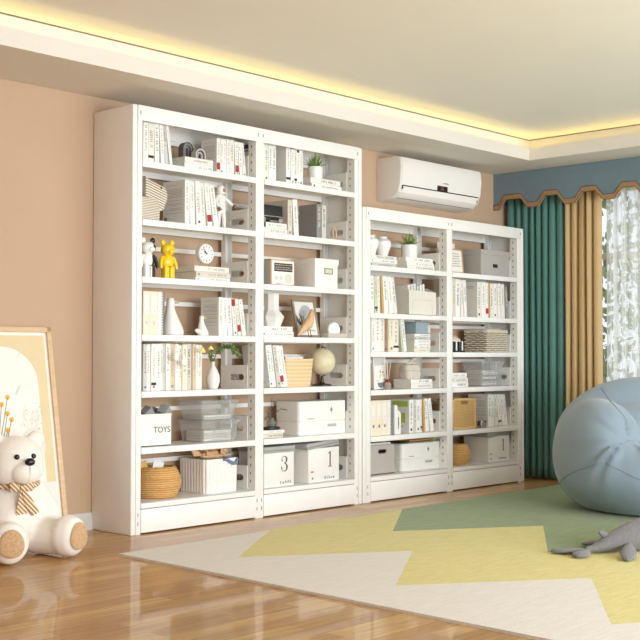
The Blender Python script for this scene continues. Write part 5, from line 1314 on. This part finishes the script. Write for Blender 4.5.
def fin(name, c0, c1, w, th, m=FELT, up=Vector((0, 0, 1))):
    c0, c1 = Vector(c0), Vector(c1); dd_ = (c1 - c0); ln = dd_.length; dd_.normalize(); s_ = dd_.cross(up).normalized(); u_ = s_.cross(dd_)
    rg = []
    for u, k in ((0, .32), (.12, .5), (.3, .8), (.5, 1.), (.7, .98), (.86, .78), (.95, .48), (1, .06)):
        rg.append([c0 + dd_ * ln * u + s_ * w * k * math.cos(2*PI*j/16) + u_ * th * (k * .6 + .4) * math.sin(2*PI*j/16) for j in range(16)])
    MB().loft(rg).build(name, m, t, smooth=180)
fin('tail_fluke', (1.05, -1.985, .03), (.945, -1.865, .024), .038, .011)
fin('tail_fluke', (1.05, -1.99, .03), (.9, -2.03, .024), .04, .011)
fin('flipper', (1.21, -2.115, .055), (.98, -2.232, .02), .036, .012)
fin('flipper', (1.27, -2.05, .06), (1.22, -1.86, .024), .042, .012)
fin('dorsal_fin', (1.17, -2.05, .075), (1.11, -2.015, .108), .014, .008, up=sd)
for k in (-1, 1): MB().ball(Vector((1.7, -2.33, .1)) + sd * k * .07, .007, 10).build('eye', DARK, t)

# ------------------------------------------------------------------ curtains and valance
def drape(name, label, x, y0, y1, z0, z1, n, amp, m, seed, th=.003, flat=.0, group=None):
    g = random.Random(seed); ph = [g.uniform(-.5, .5) for _ in range(40)]; wd = [g.uniform(.8, 1.25) for _ in range(n)]
    tot = sum(wd); edges = [0]
    for q in wd: edges.append(edges[-1] + q / tot)
    def fn(u, v):
        i = max(j for j in range(n) if edges[j] <= u + 1e-9); f_ = (u - edges[i]) / (edges[i+1] - edges[i])
        a = 2 * PI * f_; s = 1 + .25 * ph[i % 40]
        xo = amp * s * (math.cos(a) + .22 * math.cos(2 * a + ph[(i + 7) % 40] * 2))
        flare = 1 + .25 * (1 - v) ** 3
        yy = y0 + (y1 - y0) * u + amp * .5 * math.sin(a) * .4
        return Vector((x + xo * flare + .006 * math.sin(3 * v + ph[i % 40] * 6), yy, z0 + (z1 - z0) * v))
    m_ = MB().grid(fn, n * 16, 24)
    o = m_.build(name, m, None, smooth=180, recalc=False)
    if th:
        so = o.modifiers.new('thickness', 'SOLIDIFY'); so.thickness = th; so.offset = 0
    return tag(o, label, 'curtain', group)
TEAL = mat('teal_curtain', (80, 128, 120), .7, var=.02, scale=4, sheen=.25, bump=.08, bscale=700)
GOLDC = mat('gold_curtain', (198, 168, 120), .65, var=.02, scale=4, sheen=.2, bump=.08, bscale=700)
drape('curtain', 'teal pleated floor-length curtain beside the low bookcase', 3.8, .3, -.2, .012, 2.2, 8, .016, TEAL, 5)
drape('curtain', 'golden tan pleated curtain between the teal curtain and the sheer', 3.8, -.208, -.505, .012, 2.2, 5, .022, GOLDC, 9)
def sheer_mat():
    m = clear_mat('white_voile', (250, 250, 248), .4, .8, .55)
    nt = m.node_tree; N = nt.nodes; L = nt.links
    mix = [n for n in N if n.type == 'MIX_SHADER' and any(l.to_node.type == 'OUTPUT_MATERIAL' for l in n.outputs[0].links)][0]
    tc = N.new('ShaderNodeTexCoord'); mp = N.new('ShaderNodeMapping'); mp.inputs['Scale'].default_value = (1, 26, .02); L.new(tc.outputs['Object'], mp.inputs['Vector'])
    nz = N.new('ShaderNodeTexNoise'); nz.inputs['Scale'].default_value = 2.2; nz.inputs['Detail'].default_value = 2; L.new(mp.outputs['Vector'], nz.inputs['Vector'])
    mr = N.new('ShaderNodeMapRange'); mr.inputs['From Min'].default_value = .38; mr.inputs['From Max'].default_value = .62; mr.inputs['To Min'].default_value = .06; mr.inputs['To Max'].default_value = .56
    L.new(nz.outputs['Fac'], mr.inputs['Value']); L.new(mr.outputs['Result'], mix.inputs['Fac'])
    return m
drape('curtain', 'white sheer voile curtain over the bright window', 3.865, -.5, -3.0, .012, 2.2, 30, .018, sheer_mat(), 3, th=0)
vz = [(.33, ZS - .004), (.33, 2.047), (.29, 2.047)]
yy = []
k0 = -1
for k in range(0, 10):
    c = -.012 - .312 * k
    yy += [(c + .105 + .0, 2.118), (c + .045, 2.047 - .004 * (k % 2)), (c - .042, 2.047 - .004 * (k % 2)), (c - .1, 2.118)]
yy = [(.235, 2.118)] + yy
low = [(.339, 2.047), (.288, 2.047)] + yy
yl = low[-1][0]
FAB = mat('slate_blue_fabric', (112, 132, 142), .8, var=.03, scale=20, bump=.12, bscale=900, sheen=.15)
TRIM = mat('bronze_brown_braid', (164, 128, 92), .6, var=.04, scale=60)
t = thing('valance', 'slate blue scalloped pelmet with brown braid above the curtains', 'valance', (0, 0, 0))
MB().prism([(.339, ZS - .002)] + low + [(yl, ZS - .002)], 3.687, 3.7, axis='X').build('fabric_panel', FAB, t, smooth=0)
MB().box(3.7, 3.94, .331, .339, 2.06, ZS - .002).build('return_panel', FAB, t, smooth=0)
dn = .034
MB().prism(low + [(a, b - dn) for a, b in reversed(low)], 3.681, 3.702, axis='X').build('braid_trim', TRIM, t, smooth=0)
f = MB()
f.tube([(3.682, a, b + .003) for a, b in low], .0018, 6).tube([(3.68, a, b - dn) for a, b in low], .0018, 6)
f.build('braid_edging', mat('dark_braid', (104, 74, 46), .6), t)
MB().tube([(3.81, .3, 2.224), (3.81, -3.05, 2.215)], .011, 12).build('curtain_rail', WHITE, t)
